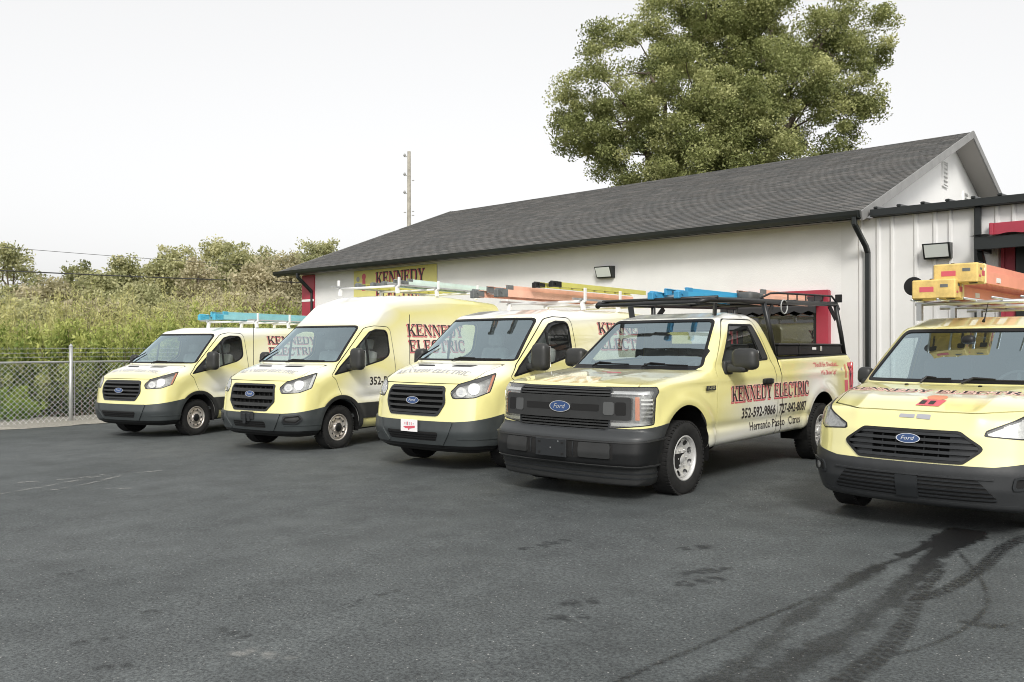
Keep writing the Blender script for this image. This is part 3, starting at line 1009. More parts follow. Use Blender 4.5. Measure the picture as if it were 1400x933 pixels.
so.data.polygons.foreach_set('material_index', np.array(allM, np.int32))
cache = {}
for base, w, t, mi in ones[:300]:
    key = (round(w, 2), round(t, 3), mi)
    if key not in cache:
        V, F = tab_mesh(w, t); o = mk('shingle', [tuple(RM @ Vector(v)) for v in V], F, SHG[mi], front_slope); cache[key] = o.data
    else:
        o = bpy.data.objects.new('shingle', cache[key]); COL.objects.link(o); o.parent = front_slope
    o.location = base
if len(ones) > 300:
    V2, F2 = [], []
    for base, w, t, mi in ones[300:]:
        V, F = tab_mesh(w, t); o = len(V2)
        V2 += [tuple(RM @ Vector(v) + base) for v in V]; F2 += [tuple(i + o for i in f) for f in F]
    mk('shingle_field', V2, F2, SHG[1], front_slope, kind='stuff')
# red corner at the far end
bpart('corner_panel', box((-L_ + 1.08, WV - .02, 1.6), (.62, .06, 4.2)), REDT)
bpart('corner_band', box((-L_ + 1.08, WV - .055, 2.92), (.62, .012, .07)), WHITE)
# shop window with red frame and dark scalloped awning
wu0, wu1 = -2.55, -.80
win = bpart('window', join(box((wu0, WV - .05, 1.55), (.16, .14, 1.9)), box((wu1, WV - .05, 1.55), (.22, .14, 1.9)), box(((wu0 + wu1) / 2, WV - .05, 2.44), (wu1 - wu0 + .2, .138, .16)), box(((wu0 + wu1) / 2, WV - .05, .66), (wu1 - wu0 + .2, .138, .12))), REDT)
mk('window_backing', *box(((wu0 + wu1) / 2, WV - .012, 1.55), (wu1 - wu0 - .1, .02, 1.8)), VOID, win)
mk('pane', *box(((wu0 + wu1) / 2, WV - .032, 1.55), (wu1 - wu0 - .14, .008, 1.75)), glass_mat('shop_glass', (.35, .38, .36), dirt=.02), win)
mk('inner_frame', *join(box((wu0 + .11, WV - .05, 1.55), (.06, .06, 1.7)), box((wu1 - .15, WV - .05, 1.55), (.06, .06, 1.7))), DARKTRIM, win)
aw_v, aw_f = [], []
ns = 14
for k in range(ns + 1):
    u = wu0 - .05 + (wu1 - wu0 + .1) * k / ns
    aw_v += [(u, WV - .02, 2.46), (u, WV - .55, 2.20 + .0), (u, WV - .55, 2.13 if k % 2 else 2.08)]
for k in range(ns):
    a = 3 * k
    aw_f += [(a, a + 3, a + 4, a + 1), (a + 1, a + 4, a + 5, a + 2)]
mk('awning', aw_v, aw_f, mat('awning_black', (.02, .02, .022), .7), win)
# annex of ribbed metal panels
ann = thing('metal_annex', 'low annex of white ribbed metal siding with dark gutter joined to the workshop', 'building', (BX0, BY0, .044), (0, 0, R(-1.38)))
PW, a0 = .92, -GO
pr = [(0, 0), (.30, 0), (.325, -.028), (.365, -.028), (.39, 0), (.60, 0), (.625, -.028), (.665, -.028), (.69, 0), (.84, 0), (.862, -.034), (.898, -.034), (.92, 0)]
pV = [(a, b, z) for z in (zbot, 3.75) for a, b in pr]
pF = [(i, i + 1, i + 1 + len(pr), i + len(pr)) for i in range(len(pr) - 1)]
pm = None
for k in range(10):
    u = a0 + k * PW
    if pm is None:
        o = mk('siding_panel', pV, pF, METALW, ann); pm = o.data
    else:
        o = bpy.data.objects.new('siding_panel', pm); COL.objects.link(o); o.parent = ann
    o.location = (u, WV - .002 - (.002 if k % 2 else 0), 0)
mk('annex_wall', *box((a0 + 4.6, WV + .12, 1.6), (9.2, .2, 4.3)), METALW, ann)
mk('annex_gutter', *join(box((5.12, .34, 3.755), (10.1, .16, .012)), box((5.12, .255, 3.81), (10.1, .014, .12), bev=.004), box((5.12, .275, 3.865), (10.1, .05, .014))), DARKTRIM, ann)
mk('annex_fascia', *box((5.12, .42, 3.81), (10.1, .03, .13)), DARKTRIM, ann)
rib = []
V = [(.06, .28, 3.875), (10.0, .28, 3.875), (10.0, 8.5, 4.36), (.06, 8.5, 4.36)]
V += [(a, b, c - .03) for a, b, c in V]
ar = mk('annex_roof', V, [(0, 1, 2, 3), (7, 6, 5, 4), (0, 4, 5, 1), (1, 5, 6, 2), (2, 6, 7, 3), (3, 7, 4, 0)], METALW, ann)
for k in range(18):
    u = .16 + k * .38
    mk('roof_rib', *bar((u, .25, 3.895), (u, 8.4, 4.375), .07, .045, bev=.012), DARKTRIM, ar)
mk('downspout', *box((1.72, WV - .07, 1.75), (.10, .075, 4.0), bev=.012), DARKTRIM, ann)
# roll-up door under a steel canopy
can = mk('canopy', *join(box((4.95, -.42, 3.07), (6.2, .07, .19), bev=.004), box((1.88, .0, 3.07), (.07, .80, .19), bev=.004), bar((1.88, -.22, 2.98), (1.88, .40, 2.35), .07, .10), bar((7.95, -.22, 2.98), (7.95, .40, 2.35), .07, .10)), DARKTRIM, ann)
V, F, nn = [], [], 62
for k in range(nn + 1):
    u = 1.80 + 6.2 * k / nn
    z = .018 if k % 4 in (1, 2) else 0
    V += [(u, -.50, 3.18 + z), (u, .42, 3.26 + z)]
F = [(2 * k, 2 * k + 2, 2 * k + 3, 2 * k + 1) for k in range(nn)]
mk('canopy_roof', V, F, DARKTRIM, can)
for k in range(7):
    u = 1.92 + k * .92
    mk('red_panel', *box((u + .44, WV - .06, 3.37), (.86, .03, .20), bev=.006), REDT, ann)
    mk('red_panel_rib', *box((u, WV - .09, 3.37), (.06, .06, .20), bev=.01), REDT, ann)
mk('red_jamb', *join(box((2.15, WV - .055, 1.3), (.20, .06, 3.7)), box((2.08, WV - .085, 1.3), (.05, .06, 3.7))), REDT, ann)
mk('door_track', *box((2.35, WV - .09, 1.3), (.16, .10, 3.6)), DARKTRIM, ann)
mk('red_jamb', *box((2.47, WV - .06, 1.3), (.06, .05, 3.65)), REDT, ann)
rd = mk('rollup_door', *box((5.0, WV - .04, 1.4), (5.0, .02, 3.6)), mat('door_dark', (.028, .028, .028), .6), ann)
for k in range(40):
    mk('door_slat', *box((5.0, WV - .065, -.2 + k * .085), (5.0, .03, .07), bev=.012), mat('door_dark', (.028, .028, .028), .6), rd)

def wall_light(label, p, rz):
    t = thing('wall_light', label, 'wall light', p, (0, 0, rz), 'wall pack lights on the workshop')
    V = [(-.21, 0, -.13), (.21, 0, -.13), (.21, 0, .13), (-.21, 0, .13), (-.21, -.10, -.13), (.21, -.10, -.13), (.21, -.20, .12), (-.21, -.20, .12)]
    mk('housing', V, [(0, 1, 2, 3), (4, 7, 6, 5), (0, 4, 5, 1), (1, 5, 6, 2), (2, 6, 7, 3), (3, 7, 4, 0)], DARKTRIM, t)
    V = [(-.18, -.116, -.105), (.18, -.116, -.105), (.18, -.20, .095), (-.18, -.20, .095), (-.18, -.10, -.105), (.18, -.10, -.105), (.18, -.18, .095), (-.18, -.18, .095)]
    V = [(a, b - .012, c) for a, b, c in V]
    mk('diffuser', V, [(0, 1, 2, 3), (0, 4, 5, 1), (1, 5, 6, 2), (2, 6, 7, 3), (3, 7, 4, 0)], mat('diffuser', (.62, .66, .64), .3, coat=.5), t)
    return t
brz = R(-1.38)
def bw(u, v, z):
    c, s = math.cos(brz), math.sin(brz)
    return (BX0 + u * c - v * s, BY0 + u * s + v * c, z + .044)
wall_light('dark wall pack light on the stucco wall above the vans', bw(-5.62, WV - .0, 3.13), brz)
wall_light('dark wall pack light on the ribbed metal siding', bw(1.13, WV - .035, 3.08), brz)

# banner under the eave
bn = thing('banner', 'yellow company banner with black and red lettering under the eave', 'banner', bw(-14.55, WV - .02, 0), (0, 0, brz))
mk('banner_sheet', *box((1.75, 0, 3.20), (3.50, .012, .96)), mat('banner_yellow', (.70, .65, .24), .6, var=(2, .08)), bn)
def on_wall(M2, x, z, y):
    return TM(np.stack([x + M2.V[:, 0], np.full(len(M2.V), y), z + M2.V[:, 1]], 1), np.tile([0., -1, 0], (len(M2.V), 1)), M2.F)
for txt, z in (('KENNEDY', 3.26), ('ELECTRIC', 2.82)):
    a = serif(txt, .34, 2.05, grow=.014); put('banner_lettering', on_wall(a, 1.00, z - .015, -.0095), TXTRED, bn)
    a = serif(txt, .34, 2.05); put('banner_lettering', on_wall(a, 1.02, z, -.0125), TXT, bn)
q = fieldgrid(.4, .7, -.2, -.1, .02, lambda a, b: np.minimum(np.hypot(a, b - .38) - .09, sdpoly(fillet([(-.09, -.02, .03), (.09, -.02, .03), (.06, .34, .03), (-.06, .34, .03)]), a, b)))
put('banner_emblem', on_wall(q, .47, 3.12, -.0095), TXTRED, bn)
q = fieldgrid(.3, .3, -.15, -.15, .02, lambda a, b: np.hypot(a, b) - .075)
put('banner_emblem', on_wall(q, .20, 3.44, -.0095), TXTGREY, bn)

# ---------------------------------------------------------------- chain-link fence
GALV = mat('galvanised', (.50, .51, .50), .45, metal=.6, var=(4, .15))
FX, FZ, FH = -21.0, float(gz(-20.3)) - .03, 1.48
fence = thing('chain_link_fence', 'galvanised chain-link fence with barbed wire strands along the edge of the lot', 'fence', (FX, 0, FZ))
for y in (2.44, 5.49, 8.54, 11.59, 14.64):
    p = mk('post', *tube([(0, y, -.4), (0, y, FH + .38)], .042, 12), GALV, fence, smooth=True)
    mk('post_cap', *join(lathe_z := ([(0 + .05 * math.cos(2 * math.pi * k / 10), y + .05 * math.sin(2 * math.pi * k / 10), FH + .37) for k in range(10)] + [(0, y, FH + .44)], [(k, (k + 1) % 10, 10) for k in range(10)])), GALV, p)
    for z in (.25, .6, .95, 1.3):
        mk('tie_band', *tube([(0, y, z), (0, y, z + .025)], .047, 12), GALV, p)
    mk('tension_bar', *box((.03, y + .07, FH / 2), (.008, .012, FH)), GALV, p)
mk('top_rail', *tube([(.0, -2, FH), (.0, 15, FH)], .022, 8), GALV, fence, smooth=True)
mk('bottom_wire', *tube([(.0, -2, .04), (.0, 15, .04)], .005, 5), GALV, fence)
for z in (FH + .12, FH + .22, FH + .32):
    pts = [(0, y, z - .015 * math.sin(math.pi * ((y - 2.44) % 3.05) / 3.05)) for y in np.arange(-2, 15.01, .5)]
    bwr = mk('barbed_wire', *tube(pts, .004, 4), GALV, fence)
    barbs = []
    for y in np.arange(-1.9, 15, .13):
        barbs += [bar((0, y - .02, z - .02), (0, y + .02, z + .02), .004, .004), bar((.0, y - .02, z + .02), (0, y + .02, z - .02), .004, .004)]
    mk('barbs', *join(*barbs), GALV, bwr)
P_ = .125                                # zigzag wires, each hooked into its neighbour
V, F = [], []
def wire_seg(a, b, r=.0031):
    d = (b[0] - a[0], b[1] - a[1]); l = math.hypot(*d); nx_, ny_ = -d[1] / l * r, d[0] / l * r
    o = len(V)
    for (p, off) in ((a, a[2]), (b, b[2])):
        V.extend([(off + r, p[0], p[1]), (off - r * .6, p[0] + nx_, p[1] + ny_), (off - r * .6, p[0] - nx_, p[1] - ny_)])
    F.extend([(o, o + 3, o + 4, o + 1), (o + 1, o + 4, o + 5, o + 2), (o + 2, o + 5, o + 3, o)])
for i in range(int(17 / P_)):
    y0 = -2 + i * P_
    nz_ = int(FH / (P_ / 2))
    for k in range(nz_):
        z0, z1 = .03 + k * P_ / 2, .03 + (k + 1) * P_ / 2
        ya, yb = (y0, y0 + P_ / 2) if k % 2 == 0 else (y0 + P_ / 2, y0)
        wire_seg((ya, z0, .004 if k % 2 else -.004), (yb, z1, .004 if k % 2 else -.004))
        wire_seg((2 * y0 + P_ - ya, z0, -.004 if k % 2 else .004), (2 * y0 + P_ - yb, z1, -.004 if k % 2 else .004)) if False else None
    # the neighbouring strand leans the other way, closing the diamonds
    for k in range(nz_):
        z0, z1 = .03 + k * P_ / 2, .03 + (k + 1) * P_ / 2
        ya, yb = (y0 + P_, y0 + P_ / 2) if k % 2 == 0 else (y0 + P_ / 2, y0 + P_)
        wire_seg((ya, z0, -.004 if k % 2 else .004), (yb, z1, -.004 if k % 2 else .004))
mk('wire_mesh', V, F, mat('wire_zinc', (.72, .73, .72), .5, metal=.15), fence, kind='stuff')

# ---------------------------------------------------------------- trees and shrubs
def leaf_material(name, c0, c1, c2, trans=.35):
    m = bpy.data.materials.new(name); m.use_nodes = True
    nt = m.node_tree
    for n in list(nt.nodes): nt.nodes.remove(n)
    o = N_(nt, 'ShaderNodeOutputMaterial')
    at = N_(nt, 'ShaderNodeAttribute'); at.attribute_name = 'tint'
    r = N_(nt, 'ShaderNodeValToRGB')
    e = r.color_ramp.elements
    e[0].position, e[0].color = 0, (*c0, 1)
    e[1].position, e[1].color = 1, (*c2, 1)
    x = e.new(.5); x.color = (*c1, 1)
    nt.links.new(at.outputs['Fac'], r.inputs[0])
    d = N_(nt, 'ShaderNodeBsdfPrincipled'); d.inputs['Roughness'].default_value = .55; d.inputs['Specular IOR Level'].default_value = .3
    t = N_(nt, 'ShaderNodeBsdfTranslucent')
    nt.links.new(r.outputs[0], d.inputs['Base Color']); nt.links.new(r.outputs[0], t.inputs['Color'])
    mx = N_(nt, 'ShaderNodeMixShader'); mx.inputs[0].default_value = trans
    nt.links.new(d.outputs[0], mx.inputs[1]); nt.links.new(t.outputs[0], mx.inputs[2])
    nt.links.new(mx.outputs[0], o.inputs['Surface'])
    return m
BARK = mat('bark', (.16, .13, .10), .95, var=(5, .4), bump=(30, .8))
TWIG = mat('twig', (.17, .13, .09), .95)

def leaves(name, P, size, m, parent, tint, seed, narrow=.5, up=None, along=None):
    """one quad a leaf, folded at random; along: direction each leaf roughly follows"""
    g = np.random.default_rng(seed)
    n = len(P)
    d = g.normal(size=(n, 3))
    if along is not None: d = d * .55 + along
    d /= np.linalg.norm(d, axis=1, keepdims=True)
    q = g.normal(size=(n, 3)); 
    if up is not None: q = q * .9 + up
    b = np.cross(d, q); b /= np.maximum(np.linalg.norm(b, axis=1, keepdims=True), 1e-6)
    nn = np.cross(d, b)
    s = (size * g.uniform(.6, 1.3, n))[:, None] if np.isscalar(size) else (size * g.uniform(.7, 1.2, n))[:, None]
    fold = nn * s * .12
    V = np.stack([P - d * s * .5, P + b * s * narrow * .5 + fold, P + d * s * .5, P - b * s * narrow * .5 + fold], 1).reshape(-1, 3)
    F = np.arange(4 * n).reshape(n, 4)
    o = mk(name, V, F, m, parent)
    at = o.data.attributes.new('tint', 'FLOAT', 'FACE')
    at.data.foreach_set('value', np.clip(tint + g.normal(0, .12, n), 0, 1).astype(np.float32))
    return o

def limb(a, b, r0, r1, seed, sag=.12, n=5):
    g = np.random.default_rng(seed)
    a, b = np.array(a, float), np.array(b, float)
    L = np.linalg.norm(b - a)
    pts = []
    for k in range(n + 1):
        t = k / n
        p = a + (b - a) * t + g.normal(0, L * .035, 3) * (0 < k < n)
        p[2] += math.sin(math.pi * t) * L * sag * .5
        pts.append(tuple(p))
    return tube(pts, [r0 + (r1 - r0) * k / n for k in range(n + 1)], 7)

def tree(name, label, base, height, lobes, m, nclump, per, leaf, seed, trunk_r=.25, group=None, narrow=.6, tint0=.5, clump_r=.55, shell=.55, fork=.45):
    """lobes: (dx, dy, z, rx, ry, rz) ellipsoids that make up the crown"""
    g = np.random.default_rng(seed)
    t = thing(name, label, 'tree', base, group=group)
    parts = []
    tv = []
    fz = height * fork
    parts.append(limb((0, 0, -.6), (g.normal(0, .15), g.normal(0, .15), fz), trunk_r * 1.15, trunk_r * .7, seed + 1, 0))
    vol = np.array([l[3] * l[4] * l[5] for l in lobes]) ** .67
    cnt = g.multinomial(nclump, vol / vol.sum())
    C, K = [], []
    for l, c in zip(lobes, cnt):
        parts.append(limb((0, 0, fz * g.uniform(.75, 1.0)), (l[0] * .8, l[1] * .8, l[2] - l[5] * .1), trunk_r * .45, trunk_r * .10, seed + 7 + len(parts)))
        v = g.normal(size=(c, 3)); v /= np.linalg.norm(v, axis=1, keepdims=True)
        r = g.uniform(shell, 1.0, c) ** .6
        p = v * r[:, None] * np.array(l[3:6]) + np.array(l[:3])
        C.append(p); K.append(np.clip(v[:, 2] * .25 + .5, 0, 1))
        for q in p[:: max(1, c // 4)]:
            parts.append(limb((l[0] * .7, l[1] * .7, l[2] - l[5] * .2), q, trunk_r * .10, trunk_r * .02, seed + 50 + len(parts), .05, 3))
    mk('trunk', *join(*parts), BARK, t, smooth=True)
    C = np.concatenate(C); K = np.concatenate(K)
    n = len(C)
    cr = clump_r * g.uniform(.6, 1.35, n)
    ctint = g.normal(0, .16, n)
    idx = np.repeat(np.arange(n), g.poisson(per, n))
    dd = g.normal(size=(len(idx), 3)); dd /= np.linalg.norm(dd, axis=1, keepdims=True)
    P = C[idx] + dd * (cr[idx] * g.random(len(idx)) ** .5)[:, None] * np.array([1, 1, .72])
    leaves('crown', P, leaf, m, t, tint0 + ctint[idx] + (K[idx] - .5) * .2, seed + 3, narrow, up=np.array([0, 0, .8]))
    return t

def shrub(name, label, base, h, spread, stems, per, leaf, m, seed, group=None, narrow=.42, tint0=.5, cat='shrub', lean=.35, low=.08):
    """upright shoots clothed in leaves"""
    g = np.random.default_rng(seed)
    t = thing(name, label, cat, base, group=group)
    parts, P, A, T = [], [], [], []
    for k in range(stems):
        a = g.uniform(0, 2 * math.pi); rr = spread * math.sqrt(g.random())
        b = np.array([rr * .7 * math.cos(a), rr * .7 * math.sin(a), 0])
        hh = h * g.uniform(.55, 1.05) * (1 - .30 * (rr / spread) ** 2)
        tip = b + np.array([math.cos(a) * lean * rr + g.normal(0, .1), math.sin(a) * lean * rr + g.normal(0, .1), hh])
        mid = (b + tip) / 2 + g.normal(0, .06, 3)
        if k % 2 == 0: parts.append(tube([tuple(b - [0, 0, .3]), tuple(mid), tuple(tip)], [.016, .010, .003], 4, cap=False))
        n = g.poisson(per)
        u = low + (1 - low) * g.random(n) ** .75
        p = np.where((u < .5)[:, None], b + (mid - b) * (u * 2)[:, None], mid + (tip - mid) * (u * 2 - 1)[:, None])
        w = .11 * (1.15 - u) + .035
        off = g.normal(size=(n, 3)) * w[:, None]
        off[:, 2] *= .6
        P.append(p + off); d = off / np.maximum(np.linalg.norm(off, axis=1, keepdims=True), 1e-6) * .7 + np.array([0, 0, .9])
        A.append(d); T.append(np.full(n, g.normal(0, .16)) + (u - .66) * 1.2)  # tint falls towards the base: shade low in the bush put into leaf colour
    mk('stems', *join(*parts), TWIG, t)
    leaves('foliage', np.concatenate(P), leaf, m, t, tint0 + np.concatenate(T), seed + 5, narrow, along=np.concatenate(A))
    return t

def at(px, Z):
    """point on the ground plan at depth Z in the direction of a column of the photograph"""
    X = (px - 700) / FPX * Z
    return np.array([X * CY - Z * SY, X * SY + Z * CY])
def zat(py, Z): return CAM_H + (HOR - py) / FPX * Z

OAKL = leaf_material('oak_leaf', (.06, .08, .028), (.27, .30, .11), (.60, .60, .29), .42)
HEDL = leaf_material('hedge_leaf', (.022, .048, .010), (.17, .24, .05), (.52, .55, .18), .42)
FEAL = leaf_material('feathery_leaf', (.16, .19, .06), (.40, .42, .16), (.66, .63, .30), .45)
TREL = leaf_material('hazed_tree_leaf', (.17, .185, .085), (.39, .40, .20), (.64, .62, .36), .45)  # leaf tones paled and greyed to stand in for distance haze
DRYL = leaf_material('dry_leaf', (.20, .19, .10), (.42, .39, .23), (.64, .58, .40), .45)
LIML = leaf_material('lime_leaf', (.07, .15, .015), (.17, .29, .03), (.30, .40, .06), .4)

# the great oak behind the roof
ox, oy = at(985, 41)
lob = []
def L3(px, py, dz, rx, rz, ry=None):
    """crown lobe seen at (px, py), dz metres nearer or farther than the trunk"""
    Z = 41 + dz
    p = at(px, Z)
    lob.append((p[0] - ox, p[1] - oy, zat(py, Z) + .3, rx, ry or rx, rz))
L3(830, 150, 0, 2.7, 2.3); L3(800, 175, 1, 1.7, 1.6); L3(860, 85, 0, 2.6, 2.3); L3(960, 30, 0, 3.2, 2.6); L3(1080, 20, 0, 3.0, 2.4)
L3(1165, 45, -.5, 2.0, 2.2); L3(1160, 110, 0, 2.1, 2.2); L3(1120, 165, 0, 2.3, 1.9); L3(880, 205, -1, 2.4, 1.9); L3(985, 185, -2.5, 3.0, 2.6)
L3(930, 130, -3, 2.2, 2.4); L3(1060, 120, -2, 2.6, 2.4); L3(1000, 90, 1, 3.4, 2.8); L3(1000, -15, 0, 3.0, 1.8); L3(870, 235, 0, 1.8, 1.2); L3(950, 225, -3.5, 2.2, 1.5); L3(1030, 205, -3.5, 2.2, 1.7); L3(1000, 150, -3.5, 2.4, 2.0); L3(1010, 245, 0, 2.4, 1.4)
tree('oak_tree', 'large rounded oak tree rising behind the shingled roof', (ox, oy, -.4), 17, lob, OAKL, 1050, 290, .13, 21, .55, tint0=.56, clump_r=.66, shell=.55, fork=.42)

# tree line beyond the hedge
gtl = 'trees beyond the hedge'
def small_tree(px, top, Z, w, mat_, label, seed, dens=1.0, low=.0, tint0=.5, leaf=.17, name='leafy_tree', trunk=.16):
    x, y = at(px, Z)
    H = zat(top, Z) + .4
    g = np.random.default_rng(seed)
    lobes = []
    nl = 7
    for k in range(nl):
        u = k / (nl - 1)
        z = H * (.28 + low + (.62 - low) * u)
        r = w * (.55 + .45 * math.sin(math.pi * min(1, u * .8 + .2))) * g.uniform(.55, .85)
        a = g.uniform(0, 2 * math.pi); o = w * .5 * g.random() * (1 - u * .6)
        lobes.append((o * math.cos(a), o * math.sin(a), z, r, r, r * .8))
    lobes.append((0, 0, H - w * .40, w * .45, w * .45, w * .40))
    return tree(name, label, (x, y, -.4), H, lobes, mat_, int(170 * dens), 66, leaf, seed, trunk, gtl, tint0=tint0, clump_r=.46, shell=.25)
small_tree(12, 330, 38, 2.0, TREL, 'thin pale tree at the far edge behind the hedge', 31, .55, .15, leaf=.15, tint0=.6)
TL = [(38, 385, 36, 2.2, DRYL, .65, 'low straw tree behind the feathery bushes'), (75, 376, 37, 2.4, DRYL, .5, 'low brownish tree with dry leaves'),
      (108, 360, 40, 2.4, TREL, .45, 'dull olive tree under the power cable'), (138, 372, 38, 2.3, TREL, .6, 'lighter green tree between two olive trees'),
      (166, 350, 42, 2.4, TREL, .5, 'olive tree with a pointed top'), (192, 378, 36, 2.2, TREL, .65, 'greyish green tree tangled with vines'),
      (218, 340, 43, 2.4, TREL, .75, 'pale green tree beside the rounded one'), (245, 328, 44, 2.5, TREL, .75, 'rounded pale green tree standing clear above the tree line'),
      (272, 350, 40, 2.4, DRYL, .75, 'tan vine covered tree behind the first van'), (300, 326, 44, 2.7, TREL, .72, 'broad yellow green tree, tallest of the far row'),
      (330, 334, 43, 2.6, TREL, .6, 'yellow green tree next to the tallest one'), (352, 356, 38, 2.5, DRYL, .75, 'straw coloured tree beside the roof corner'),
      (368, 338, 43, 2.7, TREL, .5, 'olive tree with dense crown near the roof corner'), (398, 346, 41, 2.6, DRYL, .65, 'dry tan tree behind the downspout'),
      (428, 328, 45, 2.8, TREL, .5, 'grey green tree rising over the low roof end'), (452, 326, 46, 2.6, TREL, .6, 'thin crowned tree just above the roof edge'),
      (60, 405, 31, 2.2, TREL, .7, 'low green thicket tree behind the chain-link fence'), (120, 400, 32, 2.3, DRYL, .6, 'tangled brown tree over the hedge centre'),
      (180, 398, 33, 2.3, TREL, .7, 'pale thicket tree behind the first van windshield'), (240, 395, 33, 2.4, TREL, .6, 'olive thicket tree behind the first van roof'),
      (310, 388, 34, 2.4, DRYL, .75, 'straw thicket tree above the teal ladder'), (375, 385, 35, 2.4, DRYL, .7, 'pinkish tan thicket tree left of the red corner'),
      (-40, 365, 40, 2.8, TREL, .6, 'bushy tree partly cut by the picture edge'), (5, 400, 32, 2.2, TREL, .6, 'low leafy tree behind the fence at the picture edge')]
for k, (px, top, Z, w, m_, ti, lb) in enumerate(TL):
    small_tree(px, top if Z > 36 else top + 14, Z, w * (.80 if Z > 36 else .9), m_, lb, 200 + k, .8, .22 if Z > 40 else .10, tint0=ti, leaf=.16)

gh = 'shrubs behind the fence'
def sh(px, top, Z, spread, mat_, label, seed, stems=110, per=120, leaf=.11, **k):
    x, y = at(px, Z)
    b = float(gz(-21.0)) - .05
    return shrub('leafy_shrub', label, (x, y, b), (zat(top - (10 if mat_ is not FEAL else 28), Z) - b) * 1.02, spread, stems, per, leaf, mat_, seed, gh, **k)
k_ = dict(lean=.5)
sh(-45, 448, 22.0, 1.3, HEDL, 'green shrub behind the fence, first at the picture edge', 60, tint0=.45, **k_)
sh(20, 452, 21.8, 1.1, HEDL, 'leafy green shrub behind the fence panel nearest the camera', 61, tint0=.45, **k_)
sh(70, 442, 22.2, 1.1, HEDL, 'bright green shrub just behind the fence post', 62, tint0=.6, **k_)
sh(120, 452, 22.4, 1.1, HEDL, 'dense green shrub right of the fence post', 63, tint0=.5, **k_)
sh(172, 440, 22.9, 1.2, HEDL, 'green shrub over the hood of the first van', 64, tint0=.55, **k_)
sh(222, 432, 24.0, 1.2, HEDL, 'green shrub above the windshield of the first van', 65, tint0=.55, **k_)
sh(272, 428, 25.2, 1.2, HEDL, 'green shrub above the roof of the first van', 66, tint0=.5, **k_)
sh(330, 428, 27.0, 1.3, HEDL, 'green shrub behind the teal ladder', 67, tint0=.55, **k_)
sh(385, 420, 28.5, 1.3, HEDL, 'grassy green shrub beside the red corner of the workshop', 68, tint0=.6, **k_)
sh(25, 418, 26.0, 1.5, FEAL, 'feathery yellow green bush behind the hedge near the picture edge', 70, tint0=.65, leaf=.13, narrow=.22, **k_)
sh(120, 415, 26.5, 1.7, FEAL, 'feathery olive bush with fine twigs above the fence post', 71, 120, tint0=.5, leaf=.13, narrow=.22, **k_)
sh(185, 425, 27.0, 1.4, FEAL, 'pale feathery bush behind the first van', 72, tint0=.55, leaf=.13, narrow=.22, **k_)
sh(250, 418, 28.0, 1.5, FEAL, 'feathery bush rising behind the green hedge', 73, tint0=.45, leaf=.13, narrow=.22, **k_)
sh(-55, 420, 26.0, 1.5, FEAL, 'yellowish feathery bush cut by the picture edge', 74, tint0=.6, leaf=.13, narrow=.22, **k_)
sh(320, 415, 30.0, 1.7, FEAL, 'straw tinted feathery bush behind the van ladder', 75, tint0=.7, leaf=.13, narrow=.22, **k_)
sh(8, 535, 20.4, .55, LIML, 'small lime green bush at the foot of the fence', 76, 40, 70, tint0=.6, **k_)

# utility pole and cables
px_, py_ = at(559, 42)
pole = thing('utility_pole', 'weathered wooden utility pole standing behind the workshop roof', 'pole', (px_, py_, -.4))
zt_ = zat(207, 42) + .4
mk('shaft', *tube([(0, 0, 0), (.0, 0, zt_)], [.135, .085], 14), mat('pole_wood', (.33, .31, .26), .9, var=(4, .3), bump=(20, .4)), pole, smooth=True)
for zz in (zt_ - .25, zt_ - 1.2, zt_ - 2.1):
    iv, if_ = join(box((-.17 * CY, -.17 * SY, zz), (.12, .06, .05), rz=R(YAW)), tube([(-.22 * CY, -.22 * SY, zz), (-.22 * CY, -.22 * SY, zz + .05), (-.22 * CY, -.22 * SY, zz + .14)], [.05, .07, .04], 8))
    mk('insulator', iv, if_, mat('insulator', (.30, .30, .29), .4), pole)
for zz, s in ((zt_ - 1.45, 1), (zt_ - 3.0, 1), (zt_ - 3.2, 1), (zt_ - 3.05, -1)):
    mk('bolt', *box((s * .2 * CY, s * .2 * SY, zz), (.12, .05, .05), rz=R(YAW)), mat('insulator', (.30, .30, .29), .4), pole)
def cable(label, a, b, r, sag):
    P = []
    for k in range(25):
        t = k / 24
        P.append((a[0] + (b[0] - a[0]) * t, a[1] + (b[1] - a[1]) * t, a[2] + (b[2] - a[2]) * t - sag * 4 * t * (1 - t)))
    V, F = tube(P, r, 6)
    tag(mk('power_cable', V, F, mat('cable', (.03, .03, .03), .6), smooth=True), label, 'cable', 'cables strung to the utility pole')
a1, b1 = at(-260, 30), at(559, 42)
cable('thick dark cable running in front of the tree line', (*a1, zat(356, 30)), (*b1, zat(390, 42)), .026, .12)
cable('thin upper wire above the far trees', (*at(-260, 30), zat(315, 30)), (*b1, zat(375, 42)), .010, .15)

